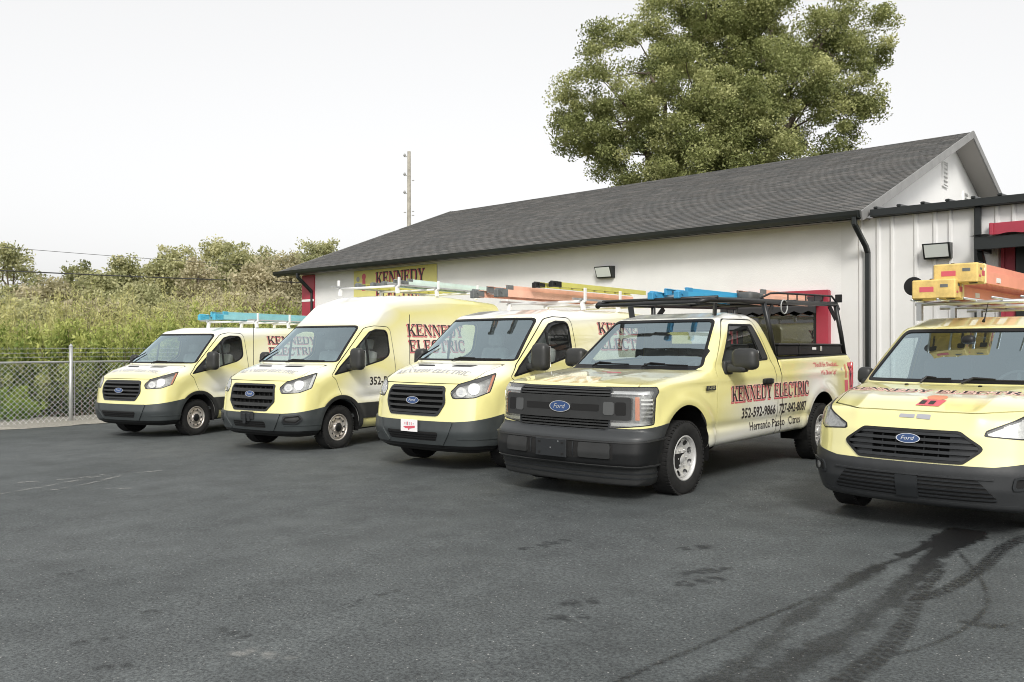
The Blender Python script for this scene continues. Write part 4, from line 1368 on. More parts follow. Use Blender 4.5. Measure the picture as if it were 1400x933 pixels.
# ================================================================== vehicles
# local axes: x runs back from the nose, y towards the passenger's side (driver's side is y < 0), z up
def disc_patch(r0, r1, hfun, holes, n=72, nr=14):
    """wheel disc in the xz plane facing -y; hfun(r) is how far it stands out; holes: distance functions"""
    rr = np.linspace(r0, r1, nr); aa = np.linspace(0, 2 * math.pi, n + 1)
    RR, AA = np.meshgrid(rr, aa, indexing='ij')
    X, Z = RR * np.cos(AA), RR * np.sin(AA)
    V = np.stack([X.ravel(), -hfun(RR).ravel(), Z.ravel()], 1)
    i, j = np.meshgrid(np.arange(nr - 1), np.arange(n), indexing='ij')
    a = (i * (n + 1) + j).ravel(); b = a + n + 1
    F = np.concatenate([np.stack([a, b, b + 1], 1), np.stack([a, b + 1, a + 1], 1)])
    e = 1e-3
    dh = (hfun(RR + e) - hfun(RR - e)) / (2 * e)
    N = np.stack([-(-dh * np.cos(AA)).ravel() * -1, -np.ones(RR.size), (dh * np.sin(AA)).ravel() * -1], 1)
    N[:, 0] = (-dh * np.cos(AA)).ravel(); N[:, 2] = (-dh * np.sin(AA)).ravel()
    N[:, 1] = -1
    N /= np.linalg.norm(N, axis=1, keepdims=True)
    fn = np.cross(V[F[0, 1]] - V[F[0, 0]], V[F[0, 2]] - V[F[0, 0]])
    if fn[1] > 0: F = F[:, ::-1]
    M = TM(V, N, F)
    if holes is not None:
        M = split(M, -holes(V[:, 0], V[:, 2]))[0]
    return M

WHEELS = {}
def wheel(parent, c, side, r, w, rim, style):
    """tyre with rim, discs and nuts; side -1: driver's side"""
    key = (r, w, rim, style)
    if key not in WHEELS:
        h = w / 2
        prof = [(rim - .012, h * .55), (rim, h * .82), (rim + .02, h * .93), ((rim + r) / 2, h * 1.0), (r - .045, h * .97), (r - .016, h * .86), (r - .003, h * .70)]
        full = [(a, -b) for a, b in prof]
        for t in (-.52, -.48, -.2, -.16, .16, .20, .48, .52):   # grooves round the tread
            full.append((r - (.009 if abs(t) in (.48, .2) and False else 0.0), t * h))
        full += [(a, b) for a, b in reversed(prof)]
        full.append((rim - .012, -h * .55))
        tv, tf = lathe(full, 56)
        lug = []
        for k in range(56):       # shoulder blocks of the tread
            a = 2 * math.pi * (k + .5) / 56
            for s in (-1, 1):
                M3 = Matrix.Rotation(-a, 3, 'Y')
                lug.append(box(tuple(M3 @ Vector((r - .009, s * h * .74, 0))), (.02, h * .34, 2 * math.pi * r / 56 * .62), rot=M3))
        lv, lf = join(*lug)
        barrel = lathe([(rim + .004, -h * .80), (rim + .006, -h * .86), (rim - .012, -h * .88), (rim - .018, -h * .70), (rim - .03, -h * .3), (rim - .035, h * .7)], 48)
        if style == 'van':
            hf = lambda q: np.interp(q, [0, .05, .075, .09, .125, .15, rim - .03, rim - .012], [.078, .078, .07, .045, .040, .062, .052, .03]) * 1.0 + h * .30
            nh, hr = 10, .020
            def holes(X, Z):
                d = np.full(X.shape, 9.)
                for k in range(nh):
                    a = 2 * math.pi * k / nh
                    d = np.minimum(d, np.hypot(X - .148 * math.cos(a), Z - .148 * math.sin(a)) - hr)
                return d
            disc = disc_patch(.02, rim - .014, hf, holes, 100, 22)
            cap = lathe([(.001, -h * .30 - .090), (.045, -h * .30 - .088), (.072, -h * .30 - .074), (.080, -h * .30 - .05)], 28)
            capm = BLACK
            nuts = [tuple((.095 * math.cos(2 * math.pi * k / 5), -h * .30 - .05, .095 * math.sin(2 * math.pi * k / 5))) for k in range(5)]
            m = STEEL
        else:
            hf = lambda q: np.interp(q, [0, .06, .085, .11, .155, .19, rim - .03, rim - .012], [.03, .03, .018, .010, .022, .04, .03, .01]) + h * .34
            nh = 8
            def holes(X, Z):
                d = np.full(X.shape, 9.)
                for k in range(nh):
                    a = 2 * math.pi * (k + .5) / nh
                    lx = X * math.cos(a) + Z * math.sin(a) - .166; lz = -X * math.sin(a) + Z * math.cos(a)
                    d = np.minimum(d, (np.sqrt((lx / .029) ** 2 + (lz / .041) ** 2) - 1) * .028)
                return d
            disc = disc_patch(.02, rim - .014, hf, holes, 100, 22)
            cap = lathe([(.001, -h * .34 - .050), (.04, -h * .34 - .048), (.058, -h * .34 - .035), (.064, -h * .34 - .015)], 28)
            capm = ALLOY
            nuts = [tuple((.088 * math.cos(2 * math.pi * k / 6), -h * .34 - .02, .088 * math.sin(2 * math.pi * k / 6))) for k in range(6)]
            m = ALLOY
        disc = solid(disc, 0, .006)
        drum = lathe([(.001, -h * .12), (rim - .05, -h * .12), (rim - .05, h * .4)], 24)
        nv = join(*[lathe([(.0005, -.022), (.010, -.020), (.011, 0)], 6) for _ in range(1)])
        nuts_vf = join(*[shift(nv, p) for p in nuts])
        def me(n, vf, mm, sm=True):
            o = mk(n, vf[0], vf[1], mm, smooth=sm)
            d = o.data; bpy.data.objects.remove(o); return d
        od = mk('x', disc.V, disc.F, m, N=disc.N); dd = od.data; bpy.data.objects.remove(od)
        WHEELS[key] = (me('tyre', (tv, tf), RUBBER), me('tread', (lv, lf), RUBBER, False), me('rim', barrel, m), dd,
                       me('hub_cap', cap, capm), me('wheel_nuts', nuts_vf, m, False), me('brake_drum', drum, VOID))
    T = WHEELS[key]
    wo_ = bpy.data.objects.new('wheel', T[0]); COL.objects.link(wo_)
    wo_.parent = parent; wo_.location = c
    if side > 0: wo_.rotation_euler = (0, 0, math.pi)
    for n, d in (('tread', T[1]), ('rim', T[2]), ('wheel_disc', T[3]), ('hub_cap', T[4]), ('wheel_nuts', T[5]), ('brake_drum', T[6])):
        o = bpy.data.objects.new(n, d); COL.objects.link(o); o.parent = wo_
        if n in ('tread', 'wheel_nuts'): o['kind'] = 'stuff'
    return wo_

def wheel_well(parent, ax, az, r, yin, yout):
    """dark liner over each wheel"""
    for s in (-1, 1):
        V, F, n = [], [], 20
        for k in range(n + 1):
            a = -0.25 + (math.pi + .5) * k / n
            V.append((ax + r * math.cos(a), s * yout, az + r * math.sin(a)))
            V.append((ax + r * math.cos(a), s * yin, az + r * math.sin(a)))
        for k in range(n): F.append((2 * k, 2 * k + 1, 2 * k + 3, 2 * k + 2))
        c = len(V); V.append((ax, s * yin, az))
        for k in range(n): F.append((c, 2 * k + 1, 2 * k + 3))
        mk('wheel_arch_liner', V, F, VOID, parent)

def badge_logo(parent, f, yc, zc, w, h, off=.012):
    """blue oval with a bright rim and script"""
    ell = lambda k: (lambda X, Y: (np.sqrt((X / (w / 2)) ** 2 + (Y / (h / 2)) ** 2) - k) * h / 2)
    g = fieldgrid(w * 1.2, h * 1.2, -w * .6, -h * .6, h / 14, ell(1.0))
    b = put('badge', solid(lay(g, f, 'front', (yc, zc), off), .006, .012), CHROME, parent)
    g = fieldgrid(w * 1.2, h * 1.2, -w * .6, -h * .6, h / 14, ell(.91))
    put('badge_field', lay(g, f, 'front', (yc, zc), off + .0085), BADGE, b)
    t = sans('Ford', h * .42, shear=.3, bold=.0, width=w * .56)
    t.V[:, 0] -= w * .28; t.V[:, 1] -= h * .17
    put('badge_script', lay(t, f, 'front', (yc, zc), off + .0115), CHROME, b)

def glazing(body, d, name, parent, m, frame=.028, glass_in=.006):
    """cut a pane out of the body: black surround and a pane set slightly in; returns the rest of the body"""
    g, body = split(body, d(body.V))
    pane, ring = split(g, d(g.V) + frame)
    p = put(name, pane.off(-glass_in), m, parent)
    put(name + '_surround', solid(ring, .0015, .014), SEAL, p)
    return body

def seam(body, d, w=.004):
    """cut a panel out of the body, leaving a dark gap; returns panel, rest, gap"""
    a, r = split(body, d(body.V) + w)
    gap, r = split(r, d(r.V) - w)
    return a, r, gap

def text_side(parent, f, text, x, z, h, width, rot=0.0):
    """black serif letters with a red shadow and pale outline, on the driver's side"""
    t = serif(text, h, width)
    put('lettering', lay(t, f, 'side', (x, z), .006, rot), TXT, parent)
    t = serif(text, h, width, grow=h * .035)
    put('lettering_outline', lay(t, f, 'side', (x, z), .0042, rot), TXTPINK, parent)
    t = serif(text, h, width, grow=h * .055)
    put('lettering_shadow', lay(t, f, 'side', (x - h * .05, z - h * .075), .0026, rot), TXTRED, parent)

def mirror(parent, side, c, s, arm_to, m=TRIMD):
    """door mirror: tapered housing, arm and glass"""
    def tp(P):
        P = P.copy()
        k = 1 - .16 * (P[:, 2] / s[2])
        P[:, 0] *= k; P[:, 1] *= 1 - .08 * (P[:, 2] / s[2])
        return P
    V, F = rbox(c, s, min(s) * .42, 8, taper=tp)
    mo = mk('mirror', V, F, m, parent, smooth=True)
    a = rbox(((c[0] + arm_to[0]) / 2, (c[1] + arm_to[1]) / 2, arm_to[2]), (.13, abs(c[1] - arm_to[1]) + .06, .10), .035, 5)
    mk('mirror_arm', a[0], a[1], m, mo, smooth=True)
    V, F = box((c[0] + s[0] / 2 + .002, c[1], c[2]), (.008, s[1] * .78, s[2] * .78), bev=.003)
    mk('mirror_glass', V, F, CHROME, mo)
    return mo

def seat(parent, x, y, z, SEATM=SEATM):
    V, F = rbox((x, y, z), (.50, .50, .16), .06, 6)
    s = mk('seat', V, F, SEATM, parent, smooth=True)
    rot = Matrix.Rotation(R(14), 3, 'Y')
    V, F = rbox((x + .30, y, z + .36), (.14, .48, .66), .06, 7, rot=rot)
    mk('seat_back', V, F, SEATM, s, smooth=True)
    V, F = rbox((x + .39, y, z + .80), (.10, .27, .20), .045, 6, rot=rot)
    mk('headrest', V, F, SEATM, s, smooth=True)
    for k in (-.06, .06):
        V, F = tube([(x + .37, y + k, z + .62), (x + .39, y + k, z + .76)], .007, 6)
        mk('headrest_post', V, F, CHROME, s, smooth=True)

def steering_wheel(parent, c, r=.19):
    P = []
    rot = Matrix.Rotation(R(-62), 3, 'Y')
    for k in range(25):
        a = 2 * math.pi * k / 24
        v = rot @ Vector((r * math.cos(a), r * math.sin(a), 0))
        P.append((c[0] + v.x, c[1] + v.y, c[2] + v.z))
    w = mk('steering_wheel', *tube(P, .016, 8, cap=False), DASH, parent, smooth=True)
    sp = [bar(c, P[k], .03, .015) for k in (0, 8, 16)]
    V, F = join(rbox_l(c, (.08, .13, .13), .03), *sp)
    mk('steering_hub', V, F, DASH, w)

def rbox_l(c, s, r, n=4):
    V, F = rbox(c, s, r, n)
    return [tuple(v) for v in V], [tuple(q) for q in F]

def wipers(parent, f, pivots, ln, ax0=-.5):
    for (y0, z0, y1, z1) in pivots:
        n = 7
        P = np.zeros((n, 3))
        P[:, 1] = np.linspace(y0, y1, n); P[:, 2] = np.linspace(z0, z1, n)
        Q = root(f, P, 0, -.5, 3.0)
        g = grad(f, Q, .01); N = g / np.linalg.norm(g, axis=1, keepdims=True)
        Q = Q + N * .018
        w = mk('wiper', *tube([tuple(q) for q in Q], .009, 6), SEAL, parent)
        arm = [Q[0] + np.array([-.06, 0, -.03]), Q[1] + N[1] * .02, Q[3] + N[3] * .012]
        mk('wiper_arm', *tube([tuple(q) for q in arm], [.013, .011, .007], 6), SEAL, w)

def ladder(name, label, L, W, col, feet, group, n_r=None, rail=.09, boots=None, loc=(0, 0, 0), rot=(0, 0, 0), two=True):
    """extension ladder lying along +x: channel rails with flanges, rungs, end caps; two sections on top of each other"""
    t = thing(name, label, 'ladder', loc, rot, group)
    n_r = n_r or int(L / .305)
    for q in range(2 if two else 1):
        z0 = q * (rail * .62)
        w2 = W - q * .07
        for s in (-1, 1):
            y = s * w2 / 2
            parts = [box((L / 2 + q * .12, y, z0 + rail / 2), (L - q * .1, .005, rail), bev=.001)]
            for zz in (z0 + .003, z0 + rail - .003):
                parts.append(box((L / 2 + q * .12, y - s * .014, zz), (L - q * .1, .030, .006), bev=.001))
            mk('rail', *join(*parts), col, t)
            cap = box((q * .12 + .07 + q * .05, y, z0 + rail / 2), (.14, .034, rail + .012), bev=.006)
            mk('rail_end', *cap, feet, t)
        for k in range(n_r):
            x = .2 + q * .12 + k * (L - .4) / max(1, n_r - 1)
            mk('rung', *tube([(x, -w2 / 2, z0 + rail / 2), (x, w2 / 2, z0 + rail / 2)], .014, 8), SILVER, t, smooth=True)
    for s in (-1, 1):                         # pivoting feet
        V, F = join(box((-.03, s * W / 2, rail * .5), (.17, .045, rail * 1.25), bev=.012),
                    box((-.10, s * W / 2, rail * .35), (.05, .075, rail * 1.1), bev=.008),
                    tube([(-.02, s * W / 2 - .035, rail * .6), (-.02, s * W / 2 + .035, rail * .6)], .02, 10))
        mk('foot', V, F, feet, t)
    return t

def transit_hull(mid):
    s = [(.20, .25, .05), (.07, .32, .06), (.0, .52, .10), (.025, .70, .10), (.065, 1.0, .12), (.15, 1.15, .12), (.40, 1.275, .3), (.77, 1.385, .03)]
    if mid: s += [(1.60, 2.05, .22), (2.02, 2.41, .35), (2.6, 2.585, .6), (3.9, 2.65, .5), (5.88, 2.58, .16), (5.97, 1.3, .1), (5.95, .34, .05)]
    else: s += [(1.60, 2.045, .25), (2.05, 2.135, .5), (4.0, 2.16, .5), (5.85, 2.09, .14), (5.97, 1.2, .1), (5.95, .34, .05)]
    T = Tab(fillet(s))
    if mid: wz = spl([.2, .4, .7, 1.0, 1.25, 1.5, 1.8, 2.1, 2.4, 2.7], [.93, .985, 1.0, .998, .988, .958, .905, .855, .80, .73])
    else: wz = spl([.2, .4, .7, 1.0, 1.25, 1.5, 1.8, 2.0, 2.2], [.93, .985, 1.0, .998, .988, .955, .90, .855, .80])
    bow = spl([0, .3, .5, .7, .85, .95, 1.05], [0, .012, .038, .095, .18, .28, .42])
    def f(P):
        x, y, z = P[:, 0], np.abs(P[:, 1]), P[:, 2]
        a = T(x - bow(y), z)
        w = wz(z) + .018 * np.exp(-((np.hypot(x - 1.03, z - .38) - .50) / .07) ** 2)   # swelling round the arch
        w = w - .022 * np.exp(-((z - .80 - .02 * x) / .06) ** 2) * np.clip((x - 1.3) * 2, 0, 1)  # waist crease
        b = y - w
        return smax(a, b, .17)
    return f, bow

def transit(name, label, mid, facelift, group, numbers=False):
    t = thing(name, label, 'van', group=group)
    zt_ = 2.6 if mid else 2.12
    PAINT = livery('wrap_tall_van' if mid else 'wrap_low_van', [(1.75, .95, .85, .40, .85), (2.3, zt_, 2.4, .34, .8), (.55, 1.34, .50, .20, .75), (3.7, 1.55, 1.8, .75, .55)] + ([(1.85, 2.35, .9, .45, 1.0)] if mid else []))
    f, bow = transit_hull(mid)
    AX, AZ, TR = 1.03, .356, .356
    H = 2.80 if mid else 2.30
    M = nets(f, (-.1, -1.15, .15), (6.1, 1.15, H), .027)
    X = lambda V: V[:, 0]
    Y = lambda V: np.abs(V[:, 1])
    Z = lambda V: V[:, 2]
    und, body = split(M, Z(M.V) - .31)
    put('underbody', und, VOID, t)
    RA = AX + 3.75
    arch = lambda V: np.minimum(np.maximum(np.hypot(X(V) - AX, Z(V) - AZ - .03) - .44, .55 - Y(V)), np.maximum(np.hypot(X(V) - RA, Z(V) - AZ - .02) - .415, .55 - Y(V)))
    _, body = split(body, arch(body.V))
    # glass
    top = 2.025 if mid else 2.00
    ws = fillet([(-.905, 1.405, .04), (.905, 1.405, .04), (.775, top, .09), (-.775, top, .09)])
    dws = lambda V: np.maximum(sdpoly(ws, V[:, 1], V[:, 2]), V[:, 0] - 2.1)
    k = .02 if mid else 0
    sw = fillet([(.87, 1.195, .015), (1.80 + k, 1.92, .08), (1.98, 1.965, .10), (2.29, 1.96, .12), (2.28, 1.52, .16), (2.08, 1.425, .3), (1.45, 1.295, .3)])
    dsw = lambda V: np.maximum(sdpoly(sw, X(V), Z(V)), .4 - Y(V))
    liner = body
    _, liner = split(liner, dws(liner.V)); _, liner = split(liner, dsw(liner.V))
    _, liner = split(liner, X(liner.V) - .80)
    lin = liner.off(-.04)
    put('cabin_lining', TM(lin.V, -lin.N, lin.F[:, ::-1]), LINER, t)
    body = glazing(body, dws, 'windshield', t, GLASS, .026)
    # side windows, one a side; the quarter pane is divided off by a post
    g, body = split(body, dsw(body.V))
    for s, nm in ((-1, 'side_window'), (1, 'side_window')):
        h, g2 = split(g, -s * g.V[:, 1])
        if s < 0: h, g2 = split(g, g.V[:, 1])
        pane, ring = split(h, dsw(h.V) + .024)
        q, pane = split(pane, X(pane.V) - 1.24)          # black corner sail ahead of the glass
        post, pane = split(pane, np.maximum(X(pane.V) - 1.735, 1.70 - X(pane.V)))
        sail = put('mirror_sail', solid(q, .004, .012), TRIMD, t)
        p = put(nm, pane.off(-.008), SGLASS, t)
        put('window_surround', solid(merge(ring), .002, .016), SEAL, p)
        put('window_post', solid(post, .001, .02), BLACK, p)
    # grille
    if facelift:
        gp = fillet([(-.38, .655, .05), (.38, .655, .05), (.52, .80, .05), (.49, 1.075, .06), (-.49, 1.075, .06), (-.52, .80, .05)])
    else:
        gp = fillet([(-.43, .715, .08), (.43, .715, .08), (.53, .88, .12), (.49, 1.095, .08), (-.49, 1.095, .08), (-.53, .88, .12)])
    dg = lambda V: np.maximum(sdpoly(gp, V[:, 1], V[:, 2]), V[:, 0] - .6)
    g, body = split(body, dg(body.V))
    inner, ring = split(g, dg(g.V) + .030)
    put('grille_back', inner.off(-.07), VOID, t)
    fr = put('grille', solid(ring, .012, .08), GRILLE, t)
    zs = (np.linspace(.768, 1.045, 5) if not facelift else np.array([.755, .865, .975]))
    hw = .015 if not facelift else .026
    for zc in zs:
        st = split(split(inner, Z(inner.V) - zc - hw)[0], zc - hw - Z(split(inner, Z(inner.V) - zc - hw)[0].V))[0]
        put('grille_slat', solid(st.off(.004), .004, .05), TRIMD, fr)
    if facelift:
        for yc in np.linspace(-.38, .38, 8):
            put('grille_rib', solid(strip(inner, lambda V: V[:, 1], yc - .006, yc + .006).off(-.03), .0, .03), VOID, fr)
    badge_logo(t, f, 0, .905 if not facelift else .915, .225 if not facelift else .215, .092, .022)
    # headlamps, wrapping round the corners
    U = lambda V: (Y(V) + X(V)) * .7071
    hp = fillet([(.525, .935, .04), (.49, 1.02, .05), (.60, 1.125, .08), (1.10, 1.265, .015), (1.0, 1.02, .04), (.80, .95, .10)]) if not facelift else \
         fillet([(.525, .925, .03), (.49, 1.02, .05), (.60, 1.115, .08), (1.08, 1.255, .015), (.99, 1.01, .03), (.80, .94, .08)])
    dh = lambda V: np.maximum(sdpoly(hp, U(V), Z(V)), X(V) - 1.2)
    g, body = split(body, dh(body.V))
    for s in (-1, 1):
        h, _ = split(g, s * -g.V[:, 1])
        lens, rim = split(h, dh(h.V) + .012)
        hl = put('headlight', solid(lens.off(.001), .004, .0), LENS, t)
        back = lens.off(-.055)
        put('lamp_housing', back, LAMPBODY, hl)
        put('lamp_rim', solid(rim, .002, .06), BLACK, hl)
        # reflector bowls
        for (uu, zz, rr) in ((.625, 1.03, .066), (.79, 1.075, .078)):
            dd = lambda V, uu=uu, zz=zz, rr=rr: np.hypot(U(V) - uu, Z(V) - zz) - rr
            bl = split(lens, dd(lens.V))[0]
            put('reflector', solid(bl.off(-.03), .006, .02), REFLECT, hl)
            b2 = split(bl, dd(bl.V) + rr * .55)[0]
            put('bulb', solid(b2.off(-.018), .004, .01), CHROME, hl)
        am = split(lens, (1.06 if not facelift else 1.04) + .35 * (Z(lens.V) - 1.12) - U(lens.V) - .06)[0]
        put('turn_signal', solid(am.off(-.02), .006, .01), AMBER if not facelift else REFLECT, hl)
    # hood with vents
    dhood = lambda V: np.maximum(np.maximum(1.125 - Z(V), Y(V) - (.74 + .12 * X(V))), X(V) - (.70 + bow(Y(V))))
    hood, body, gap = seam(body, dhood, .005)
    cowl, body = split(body, np.maximum(np.maximum(1.28 - Z(body.V), Y(body.V) - .86), np.maximum(X(body.V) - 1.5, -X(body.V) + .9)) * 1.0 + 0 * Z(body.V)) if False else (None, body)
    gaps = [gap]
    hd = put('hood', solid(hood, .0, .012), PAINT, t)
    for s in (-1, 1):
        vp = fillet([(.14, .59, .01), (.20, .65, .01), (.56, .65, .01), (.48, .59, .01)])
        v = split(hood, sdpoly(vp, s * hood.V[:, 1], X(hood.V) - bow(Y(hood.V))))[0]
        put('hood_vent', solid(v, .0025, .0), SEAL, hd)
    t1 = serif('KENNEDY ELECTRIC', .10, 1.30, step=.009)
    put('hood_lettering', lay(t1, f, 'top', (.36, .65), .004), TXTGREY, hd)
    # bumper
    zb = lambda V: (.652 if not facelift else .625) + .16 * np.clip(X(V) - .1, 0, 1)
    db = lambda V: np.maximum(Z(V) - zb(V), X(V) - 1.0)
    bp, body = split(body, db(body.V))
    low, bp = split(bp, Z(bp.V) - .355)
    bo = put('bumper', solid(bp, .016, .02), PLAST, t)
    put('bumper_valance', solid(low, .006, .02), BLACK, bo)
    ip = fillet([(-.40, .41, .02), (.40, .41, .02), (.46, .52, .02), (-.46, .52, .02)]) if not facelift else fillet([(-.36, .40, .02), (.36, .40, .02), (.36, .50, .02), (-.36, .50, .02)])
    di = lambda V: np.maximum(sdpoly(ip, V[:, 1], V[:, 2]), X(V) - .5)
    it = split(bp, di(bp.V))[0]
    io = put('lower_intake', solid(it.off(.017), .001, .0), VOID, bo)
    for zc in (.435, .465, .495):
        a = split(it, Z(it.V) - zc - .006)[0]; a = split(a, zc - .006 - Z(a.V))[0]
        put('intake_slat', solid(a.off(.019), .006, 0), BLACK, io)
    # raised centre panel with the shoulders of the bumper
    cp = fillet([(-.50, .36, .02), (-.62, .52, .06), (-.66, .655, .02), (-.60, .655, .02), (-.54, .53, .05), (-.43, .375, .02)])
    for s in (-1, 1):
        e = split(bp, np.maximum(sdpoly(cp, s * bp.V[:, 1], bp.V[:, 2]), X(bp.V) - .6))[0]
        put('bumper_blade', solid(e.off(.016), .018, .0), PLAST, bo)
    sp = split(bp, np.maximum(np.abs(Z(bp.V) - .445) - .008, np.maximum(.68 - Y(bp.V), X(bp.V) - .7)))[0]
    a = split(bp, Z(bp.V) - .453)[0]; a = split(a, .437 - Z(a.V))[0]; a = split(a, .70 - Y(a.V))[0]; a = split(a, X(a.V) - .62)[0]
    put('bumper_crease', solid(a.off(.016), .007, .0), PLAST, bo)
    if facelift:
        for s in (-1, 1):
            fp = fillet([(.54, .475, .03), (.56, .585, .03), (.80, .615, .03), (.86, .535, .03), (.76, .465, .03)])
            dfp = lambda V: np.maximum(sdpoly(fp, U(V) * 1.0, Z(V)), X(V) - .8)
            q = split(split(bp, -s * bp.V[:, 1])[0], dfp(split(bp, -s * bp.V[:, 1])[0].V))[0]
            q1, q2 = split(q, dfp(q.V) + .022)
            fo = put('fog_surround', solid(q2.off(.016), .014, 0), GRILLE, bo)
            put('fog_pocket', solid(q1.off(.016), .002, 0), VOID, fo)
            q3 = split(q1, dfp(q1.V) + .042)[0]
            put('fog_lamp', solid(q3.off(.018), .006, 0), TRIMD, fo)
    # dark cladding: arch ring and side strip
    dring = lambda V: np.maximum(np.maximum(np.minimum(np.hypot(X(V) - AX, Z(V) - AZ - .02), np.hypot(X(V) - RA, Z(V) - AZ - .02)) - .505, .5 - Y(V)), .3 - Z(V))
    ring, body = split(body, dring(body.V))
    put('wheel_arch_trim', solid(ring, .018, .02), TRIMD, t)
    dst = lambda V: np.maximum(np.maximum(np.abs(Z(V) - .60) - .13, 1.2 - X(V)), .5 - Y(V))
    st, body = split(body, np.maximum(Z(body.V) - .73, np.maximum(1.2 - X(body.V), .5 - Y(body.V))))
    st, sill = split(st, .475 - Z(st.V))
    put('side_cladding', solid(st, .014, .01), TRIMD, t)
    put('sill', sill, PAINT, t)
    # doors
    dp = fillet([(1.16, .20, .02), (1.16, .60, .3), (.93, 1.13, .05), (.84, 1.20, .02), (1.75, 1.985, .2), (1.96, 2.02, .15), (2.36, 2.01, .12), (2.40, 1.0, .3), (2.34, .20, .05)])
    ddr = lambda V: np.maximum(sdpoly(dp, X(V), Z(V)), .4 - Y(V))
    dr, body, gap = seam(body, ddr, .006)
    gaps.append(gap)
    for s in (-1, 1):
        h = split(dr, -s * dr.V[:, 1])[0]
        do = put('door', solid(h, 0, .012), PAINT, t)
        hv = rbox((2.22, s * 1.0, 1.06), (.24, .06, .055), .02, 5)
        mk('door_handle', hv[0], hv[1], PLAST if not mid else PLAST, do, smooth=True)
    if True:    # sliding door and cargo seams on the sides
        dp2 = fillet([(2.52, .34, .05), (2.52, 2.0, .08), (3.85, 2.02, .08), (3.85, .34, .05)])
        d2 = lambda V: np.maximum(sdpoly(dp2, X(V), Z(V)), .4 - V[:, 1])
        sl, body, gap = seam(body, d2, .004)
        gaps.append(gap)
        put('sliding_door', sl, PAINT, t)
    # hood/roof joint along the gutter
    put('panel_gap', merge(*gaps).off(-.008), SEAL, t)
    put('body', body, PAINT, t)
    # cabin
    V, F = rbox((1.24, 0, 1.14), (.60, 1.74, .42), .12, 8)
    mk('dashboard', V, F, DASH, t, smooth=True)
    mk('cabin_floor', *box((2.0, 0, .52), (1.9, 1.8, .06)), DASH, t)
    mk('bulkhead', *box((2.86, 0, 1.18), (.03, 1.62, 1.35)), DASH, t)
    for s in (-1, 1): seat(t, 1.86, s * .44, .90)
    steering_wheel(t, (1.55, -.44, 1.30))
    V, F = rbox((1.55, 0.02, 1.88), (.05, .24, .075), .025, 5)
    mk('rear_view_mirror', V, F, BLACK, t, smooth=True)
    wipers(t, f, [(-.02, 1.425, -.74, 1.42), (.78, 1.425, .52, 1.60)], 1)
    for s in (-1, 1):
        if s < 0: mirror(t, s, (1.24, s * 1.16, 1.46), (.17, .25, .36), (1.22, s * .97, 1.33))
        else: mirror(t, s, (1.30, s * 1.11, 1.40), (.17, .21, .34), (1.26, s * .97, 1.31))
        wheel_well(t, AX, AZ + .02, .43, .62, .985); wheel_well(t, RA, AZ + .02, .43, .62, .985)
        wheel(t, (AX, s * .845, AZ), s, TR, .235, .213, 'van')
        wheel(t, (RA, s * .845, AZ), s, TR, .235, .213, 'van')
    mk('antenna', *tube([(.86, .90, 1.30), (.88, .93, 2.06)], .005, 5), SEAL, t)
    # lettering
    if mid:
        text_side(t, f, 'KENNEDY', 2.83, 1.86, .215, 1.7)
        text_side(t, f, 'ELECTRIC', 2.83, 1.57, .215, 1.7)
        nm = sans('352-592-9866', .135, bold=.004)
        put('phone_number', lay(nm, f, 'side', (1.72, 1.02), .004), TXT, t)
    else:
        text_side(t, f, 'KENNEDY', 3.05, 1.80, .165, 1.6)
        text_side(t, f, 'ELECTRIC', 3.05, 1.56, .165, 1.6)
    return t, f

def strip(M, g, lo, hi):
    """the band of a mesh where lo < g(V) < hi"""
    a = split(M, g(M.V) - hi)[0]
    return split(a, lo - g(a.V))[0]

